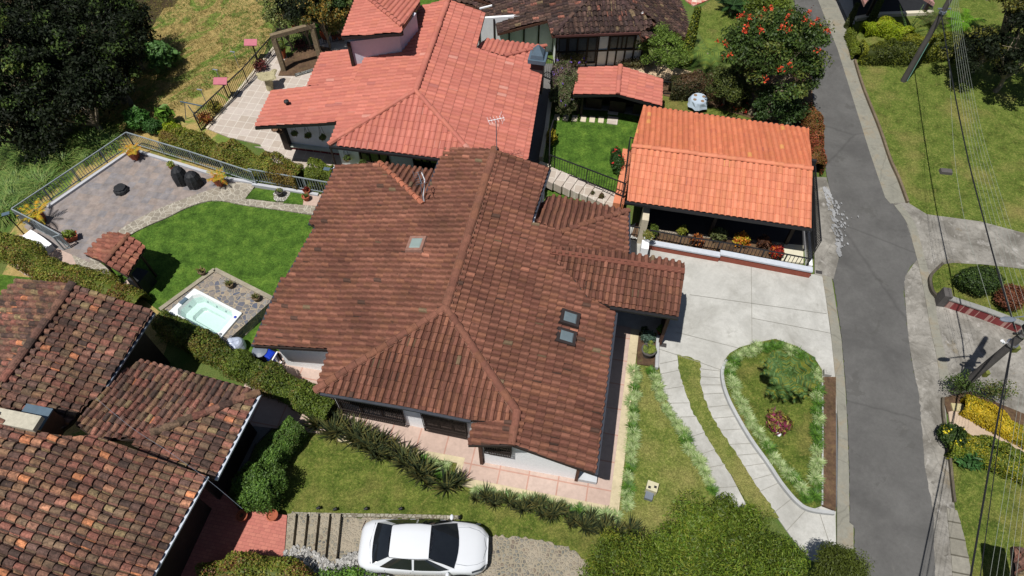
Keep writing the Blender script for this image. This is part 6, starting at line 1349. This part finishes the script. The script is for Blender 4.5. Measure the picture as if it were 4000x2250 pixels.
# potted plants
def pl_palm(cols, L=.75, n=10):
    def f(o, h):
        v, g_, cc = palm_mesh(n, L, .6, .16, cols, (.5, 1.3), 14, h); mesh_np('plant', v, g_, np.array(cc), M['leaf'], o, local=True)
    return f
def pl_leaf(cols, r=.3, hh=.6, n=300, size=.16, asp=.45):
    def f(o, h):
        v, g_, cc = cloud('e', n, ('ell', (0, 0, h+hh*.5), (r, r, hh*.5)), cols, size, asp=asp, shell=.8); mesh_np('plant', v, g_, cc, M['leaf'], o, local=True)
    return f
def pl_blade(cols, L=.4, sp=.3, n=16, w_=.05):
    def f(o, h):
        v, g_, cc = blades(n, L, sp, w_, cols, 3, .4); v = v+UZ*h; mesh_np('plant', v, g_, cc, M['leaf'], o, local=True)
    return f
OR = [c(206,160,50), c(170,166,56), c(220,150,50)]
pot_sq((343,400), .46, .55, 'square clay pot with golden palm in the far corner of the slate terrace', plant=pl_palm(OR, .6, 9)); pot_sq((556,466), .46, .55, 'square clay pot with yellow green palm beside the two black covers', plant=pl_palm(OR+[c(140,160,60)], .65, 10))
pot_sq((108,560), .48, .6, 'dark red square pot with the largest golden palm at the near left terrace corner', m_plain('dark_red_pot', c(128, 58, 44), .6, .1), plant=pl_palm([c(226,170,40), c(190,180,50), c(120,130,50)], 1.0, 13)); pot_sq((184,604), .42, .34, 'low rectangular terracotta trough with leafy lime plant', plant=pl_leaf([c(150,170,60), c(124,150,50)], .28, .4, 420, .1), rz=.5, long=1.6)
pot_sq((437,427), .26, .3, 'small clay pot half hidden behind the left black cover', plant=pl_leaf([c(150,160,60)], .2, .35, 200, .12))
pot_round((706,492), .2, .34, 'grey round pot with agave inside the white pebble ring', M['concpole'], plant=pl_blade([c(110,130,80), c(160,160,90)], .3, .25, 18), z=.1)
pot_round((772,503), .19, .3, 'terracotta pot with green succulent beside the path end', plant=pl_blade([c(80,110,50)], .28, .2, 20), z=.08); pot_round((774,487), .17, .26, 'small terracotta pot with red leaved plant near the short railing', plant=pl_leaf([c(150,60,50), c(110,60,44)], .17, .25, 160, .1), z=.08)
for px, lab in (((512,690), 'clay pot with agave on the far left corner of the hot tub platform'), ((581,722), 'clay pot with agave in the middle of the hot tub platform edge'), ((647,755), 'clay pot with agave at the right corner of the hot tub platform')):
    pot_round(px, .17, .26, lab, m_plain('weathered_pot', c(128, 110, 84), .9, .25), plant=pl_blade([c(100,112,64), c(130,120,66)], .35, .25, 18, .06), z=.62)
pot_round((637,912), .2, .4, 'tan clay pot with dry leaves between the silver bundle and the bins', m_plain('tan_pot', c(168, 132, 88), .9, .2), z=.02)
pot_round((614,1303), .2, .3, 'empty terracotta pot on the corner of the red brick patio', z=.3, plant=pl_leaf([c(110,90,66)], .1, .05, 30, .08)); pot_round((690,1302), .2, .3, 'terracotta pot under the round clipped ball bush', z=.3)
pot_round((1628,605), .2, .3, 'round white planter with trailing plant on the white pillar', M['white'], z=.9, plant=pl_leaf([c(120,130,60), c(150,140,70)], .3, .2, 220, .13), nm='planter_bowl')
pot_round((1628,893), .3, .5, 'large grey barrel pot with small palm in the narrow soil bed', M['concpole'], z=.06, plant=pl_palm([c(140,150,60), c(90,110,50)], .35, 6))
bush('grey green shrub behind the grey barrel pot', (1630,848), (.35, .35), .6, 900, [c(110,136,120), c(90,116,100)], size=.1, shell=.8)
pot_round((1660,838), .15, .22, 'small terracotta pot with lime leaves beneath the porch roof', plant=pl_leaf([c(120,170,50)], .2, .35, 120, .18)); pot_round((1618,838), .13, .2, 'black small pot with dark plant left of the lime leaved pot', M['dgrey'], plant=pl_leaf([c(70,90,60)], .18, .3, 120, .14))
pot_sq((713,145), .42, .6, 'tapered terracotta pot with leafy shrub at the left foot of the timber gateway', m_plain('orange_pot', c(206, 110, 60), .7, .1), plant=pl_leaf([c(84,104,40), c(110,116,50)], .38, .6, 700, .16)); pot_sq((819,98), .44, .65, 'tall terracotta pot with broad bright green leaves right of the gateway', m_plain('orange_pot', c(206, 96, 56), .7, .1), plant=pl_leaf([c(84,150,50), c(70,124,44)], .42, .9, 420, .34, .5)); pot_sq((748,80), .36, .5, 'square terracotta pot behind the timber gateway', m_plain('orange_pot', c(196, 96, 60), .7, .1), plant=pl_leaf([c(70,96,40)], .3, .6, 420, .18))
pot_round((842,97), .2, .3, 'pale clay pot left of the small tower wall', plant=pl_leaf([c(140,150,60)], .2, .3, 160, .14)); pot_round((856,99), .18, .3, 'brown clay pot close against the small tower wall')
for (x, zt, zb, lab, cols) in ((691, 2.6, 1.75, 'hanging basket with bare coir bowl, leftmost on the white wall', None), ((704), 2.6, 1.55, 'hanging basket with bare coir bowl, second from the left on the white wall', None), ((741), 2.6, 1.5, 'hanging basket with pale green fern, third from the left on the white wall', [c(150,160,90)]), ((775), 2.6, 1.5, 'hanging basket with pale green fern, fourth from the left on the white wall', [c(150,166,90)]), ((812), 2.6, 1.45, 'hanging basket with pale green fern, nearest the roof corner', [c(150,160,90)])):
    y = {691: 325, 704: 330, 741: 336, 775: 341, 812: 346}[x]; o = basket((x, y), zt, zb, lab)
    if cols: v, f, cc = cloud('e', 300, ('ell', (0, 0, 0), (.2, .2, .16)), cols, .1, shell=.8); mesh_np('plant', v, f, cc, M['leaf'], o, local=True)
for (x, y, lab) in ((873, 400, 'hanging basket with dark leaves at the grey wall corner'), (912, 412, 'low hanging basket with lime leaves under the windows')):
    o = basket((x, y), 2.4, 1.0, lab); v, f, cc = cloud('e', 260, ('ell', (0, 0, .05), (.2, .2, .18)), [c(110,130,60), c(80,96,50)], .12, shell=.8); mesh_np('plant', v, f, cc, M['leaf'], o, local=True)
# --- rows of liriope tufts and flax clumps
def tuft_proto(name, cols, L, sp, n, w_, segs=3, arch=.6):
    v, f, cc = blades(n, L, sp, w_, cols, segs, arch, .06); return v, f, cc
def proto_set(name, cols, L, sp, n, w_, k=3, arch=.6):
    r = []
    for _ in range(k):
        v, f, cc = tuft_proto(name, cols, L, sp, n, w_, 3, arch); o = mesh_np(name, v, f, cc, M['leaf']); col.objects.unlink(o); r.append(o)
    return r
PALE = proto_set('liriope_tuft', [c(150,172,106), c(176,192,134), c(128,158,88), c(190,206,150)], .30, .30, 230, .027); GREEN = proto_set('liriope_tuft', [c(84,124,44), c(104,146,50), c(66,100,36)], .31, .30, 220, .026)
FLAX = proto_set('flax_clump', [c(72,84,56), c(90,100,62), c(54,66,46), c(108,112,66), c(130,124,72)], 1.0, .55, 60, .06, 4, .2)
GRASS = proto_set('reed_clump', [c(110,144,70), c(130,160,80), c(84,118,50), c(146,160,88)], 1.5, 1.2, 150, .035, 4, .7)
def row(pts, sp, pats, labels, group, cat, z=.03, sc=(.85, 1.15), world=False, jit=.05):
    q = [P(p[0], p[1], z)[:2] for p in pts]; q = smooth_pts(q, 5, False); acc = 0; nxt = 0; k = 0
    for i in range(len(q)-1):
        L = np.linalg.norm(q[i+1]-q[i])
        while nxt <= acc+L:
            p = q[i]+(q[i+1]-q[i])*((nxt-acc)/L); ch = pats[k % len(pats)]; o = (PALE if ch == 'p' else GREEN if ch == 'g' else FLAX)[rng.integers(0, 3)]
            d = o.copy(); link(d); d.location = (p[0]+rng.normal(0, jit), p[1]+rng.normal(0, jit), z); d.rotation_euler = (0, 0, rng.random()*6); s = rng.uniform(*sc); d.scale = (s, s, s)
            tag(d, labels[ch], cat, group if isinstance(group, str) else group[ch]); k += 1; nxt += sp
        acc += L
gl = lambda w_: {'p': f'pale variegated liriope tuft in the row {w_}', 'g': f'plain green liriope tuft in the row {w_}'}
row([(1596,935),(1594,1010),(1591,1090),(1585,1160),(1578,1235),(1570,1280)], .36, 'ppgppgpgppppgpg', gl('along the pink patio edge'), 'liriope row along the pink patio', 'plant')
row([(1640,935),(1658,985),(1683,1040),(1720,1100),(1758,1160),(1780,1210),(1800,1250)], .36, 'gppppppppgppppp', gl('along the left drive lane'), 'liriope row along the left drive lane', 'plant')
row([(1838,920),(1838,945),(1846,985),(1872,1035),(1905,1090),(1945,1145),(1985,1200),(2040,1262)], .36, 'pgpppppppppgpppg', gl('on the curved left side of the teardrop lawn'), 'liriope row on the left of the teardrop lawn', 'plant', .15)
row([(1840,912),(1870,890),(1905,880),(1950,872),(2000,888),(2045,925),(2055,985),(2054,1060),(2053,1140),(2052,1200),(2051,1262)], .36, 'gppppgggpgggppgpggpgg', gl('round the top and right of the teardrop lawn'), 'liriope row on the right of the teardrop lawn', 'plant', .15)
row([(1200,1232),(1260,1250),(1330,1262),(1400,1278),(1470,1290),(1540,1298),(1572,1300)], .36, 'pppgpppgppggpp', gl('under the front edge of the patio'), 'liriope row under the patio front edge', 'plant')
row([(1068,1160),(1100,1168),(1130,1180)], .40, 'gpp', gl('beside the concrete step of the patio'), 'liriope group by the patio step', 'plant'); row([(1100,1195),(1135,1200)], .40, 'gg', gl('just below the concrete step of the patio'), 'green liriope pair below the patio step', 'plant')
fl = {'f': 'tall dark sword leaved flax clump in the dense row below the barred front windows'}
row([(792,1065),(830,1085),(868,1098),(905,1118),(945,1140),(985,1155),(1020,1165),(1065,1195),(1110,1225),(1150,1235)], .30, 'f', fl, 'flax clumps along the patio', 'plant', .02, (.8, 1.3), jit=.15)
row([(800,1040),(850,1060),(890,1085),(940,1108),(990,1130)], .5, 'f', fl, 'flax clumps along the patio', 'plant', .02, (.8, 1.1), jit=.12)
fl = {'f': 'short flax clump in the lower row running towards the olive tree crown'}
row([(1200,1255),(1270,1270),(1340,1282),(1400,1300),(1450,1315),(1500,1330),(1550,1345),(1600,1360)], .26, 'f', fl, 'flax clumps towards the big tree', 'plant', .02, (.55, .95), jit=.1)
row([(1400,1290),(1450,1305),(1500,1318),(1560,1340)], .36, 'f', fl, 'flax clumps towards the big tree', 'plant', .02, (.55, .8), jit=.12)
# tall reeds beyond the slate terrace
n_ = 0
for i in range(210):
    x, y = rng.uniform(-60, 300), rng.uniform(325, 585)
    if y < 330+.0*x or y > 545-.72*x+10 or (y < 350 and x > 190): continue
    q = PG(x, y, .3); d = GRASS[rng.integers(0, 4)].copy(); link(d); d.location = (q[0], q[1], G(q[0], q[1])-.05); d.rotation_euler = (0, 0, rng.random()*6); s = rng.uniform(.75, 1.25); d.scale = (s, s, s)
    zn = ('in the upper fringe under the dark grove' if y < 400 else 'at the left edge of the view' if x < 70 else 'close along the terrace railing' if y > 500-.62*x else 'in the middle of the reed bed')
    tag(d, 'tall arching reed clump '+zn, 'grass clump', 'reed clumps '+zn)
# rough grass on the slope
def rough():
    n = 26000; x = rng.uniform(60, 730, n); y = rng.uniform(-60, 350, n); keep = (y < 470-.68*x+110) & (y > 330-.75*x-60); x, y = x[keep], y[keep]; V, F, C = [], [], []
    Q = []
    for a, b_ in zip(x[:13000], y[:13000]): Q.append(PG(a, b_)[:2])
    Q = np.array(Q); Z = np.array([G(*q) for q in Q]); Z3 = np.concatenate([Q, Z[:, None]], 1); Pn = np.repeat(Z3, 4, 0)+np.concatenate([rng.normal(0, .09, (len(Z3)*4, 2)), rng.uniform(.02, .14, (len(Z3)*4, 1))], 1)
    m = vn(Pn, .9, 3) > .05; C_ = np.where(m[:, None], pick([c(104,132,54), c(118,142,58)], len(Pn)), pick([c(166,150,90), c(146,134,74), c(132,134,66)], len(Pn)))
    v, f, cc = leaves(Pn, np.tile([0, 0, 1.], (len(Pn), 1))*.4, .16, .14, C_, 1.0); o = mesh_np('rough_grass', v, f, cc, M['leaf']); tag(o, kind='stuff')
rough()
# --- trees
DK = [c(40,52,30,.4), c(48,60,34,.4), c(32,42,26,.4)]; DKT = [c(70,92,44,.5), c(88,110,50,.5)]
for (x, y, h, r, lab, n) in ((20, 60, 7.5, 3.4, 'dark broadleaf tree filling the top left corner', 11000), (120, 20, 7, 3.2, 'dark broadleaf tree on the top edge above the left slope', 9500), (70, 180, 6.5, 3.0, 'dark broadleaf tree at the left edge above the reeds', 9500), (215, 90, 6.5, 2.8, 'dark broadleaf tree with paler outer twigs in the middle of the left grove', 9500), (275, 30, 5.5, 2.2, 'dark broadleaf tree under the top edge next to the dry slope', 9000), (265, 150, 4.5, 1.9, 'dark low tree at the right edge of the left grove', 8000), (190, 230, 4.5, 2.4, 'dark low tree at the lower edge of the left grove', 9000), (-20, 270, 5, 2.6, 'dark tree at the left edge just above the reed clumps', 8000)):
    tree(lab, (x, y), h, r, h*.75, n, DK, tips=DKT, size=.2, ncl=64, clr=.7, trunk=.16, terr=True, mat='leafdark')
for (x, y, h, r, lab) in ((250, 190, 3.0, 1.8, 'low dark shrub tree in the gap at the lower right of the grove'), (110, 290, 3.2, 2.4, 'low dark shrub tree just above the reed bed'), (320, 100, 3.2, 1.4, 'low dark shrub tree on the right margin of the grove by the dry grass'), (30, 130, 8.0, 2.4, 'tallest dark tree in the left grove')):
    tree(lab, (x, y), h, r, h*.8, 6500, DK, tips=[c(84,110,52,.6), c(120,136,60,.5)], size=.22, ncl=26, clr=.8, trunk=.12, terr=True, mat='leafdark')
bush('big round leaved shrub, bright green among the dark grove', (350,25), (1.0, .9), 1.8, 520, [c(96,136,70), c(84,122,62)], size=.36, asp=.9, terr=True, zc=4.2)
tree('african tulip tree with orange red blossoms beside the road', (1950,150), 5.6, 2.9, 4.4, 24000, [c(66,88,36), c(84,108,44), c(54,74,32)], tips=[c(116,124,56), c(100,116,48)], size=.17, ncl=100, clr=.6, trunk=.17, nl=14, lean=(.5, .9), base=(1885,288), fl=(c(226,84,52), 30, .15))
tree('shaded shrubby tree between the sandy path and the tulip tree', (1835,205), 2.4, 1.3, 1.8, 7000, [c(70,84,36), c(92,100,44)], size=.13, ncl=34, clr=.45, trunk=.07)
tree('dark leaved small tree right of the tulip tree trunk', (1960,255), 2.4, 1.25, 1.9, 7500, [c(48,70,30), c(64,88,38)], size=.15, ncl=34, clr=.45, trunk=.07)
tree('yellow tinged tree behind the tulip tree top at the road side', (1932,20), 3.6, 1.3, 2.8, 6000, [c(110,128,36), c(84,100,34)], size=.15, ncl=34, clr=.5, trunk=.08)
tree('yellowing locust tree at the right edge with a pale trunk', (2530,60), 6.0, 2.2, 3.6, 12000, [c(104,104,44), c(124,116,50), c(72,80,36)], size=.16, ncl=60, clr=.55, trunk=.18, lean=(1.0, .6), base=(2455,165))
tree('dark dense tree beyond the locust tree at the right edge', (2610,80), 5.5, 2.4, 4.4, 11000, DK, size=.17, ncl=50, clr=.6, trunk=.15, mat='leafdark')
tree('dark spreading low tree between the upper hedge and the locust tree', (2470,120), 3.2, 1.7, 2.4, 9000, DK, tips=[c(110,110,48)], size=.15, ncl=50, clr=.5, trunk=.1, mat='leafdark')
tree('huge olive green tree crown seen from above at the bottom', (1842,1425), 3.6, 2.35, 2.4, 60000, OL, tips=[c(136,146,50), c(104,138,40)], size=.12, asp=.3, ncl=105, clr=.62, trunk=.18)
tree('smaller olive green tree crown left of the huge one at the bottom edge', (1590,1472), 2.8, 1.75, 1.9, 26000, OL, tips=[c(140,146,50)], size=.11, asp=.3, ncl=60, clr=.55, trunk=.12)
tree('round dark olive tree crown at the road edge at the bottom', (2108,1452), 3.2, .9, 2.0, 20000, [c(80,92,30), c(92,104,36)], size=.09, asp=.3, ncl=50, clr=.45, trunk=.12)
bush('leafy shoots overlapping the rear of the white car at the bottom edge', (880,1446), (1.3, .3), 1.0, 900, [c(90,130,50), c(110,146,56)], size=.12, shell=.95)
for (x, y, h, r, lab, cols, n) in ((700, 15, 4.2, 1.0, 'slim tree trunks with variegated leaves at the top of the cream terrace', [c(96,106,56), c(140,150,84)], 2600), (745, -5, 4.6, 1.5, 'dark shrub tree behind the timber gateway', DK, 7000), (800, 5, 4.4, 1.4, 'orange tinged shrub tree behind the gateway', [c(150,120,50), c(84,90,40)], 5000), (848, 35, 2.6, .95, 'wispy bamboo like shrub left of the small tower', [c(104,112,50), c(130,116,56)], 4200), (885, -10, 4.0, 1.2, 'dense green tree touching the small tower roof', [c(60,84,36), c(48,70,32)], 6000)):
    tree(lab, (x, y), h, r, h*.8, n, cols, size=.15, ncl=30, clr=.45, trunk=.08, mat='leafdark' if cols is DK else 'leaf')
for x, y, lab, cols in ((655,165,'red leaved plant behind the black terrace fence, upper one',[c(120,50,50), c(96,60,50)]), (540,270,'yellow plant behind the black terrace fence, lower one',[c(150,140,50), c(120,120,46)]), (514,298,'orange leaved plant at the lower end of the black terrace fence',[c(170,120,50), c(150,80,50)]), (755,112,'maroon bedding plant in front of the timber gateway',[c(80,40,44), c(60,40,36)])):
    bush(lab, (x, y), (.45, .45), .7, 420, cols, size=.2, asp=.3, shell=.85, cat='plant', name='leafy_plant', stem=False)
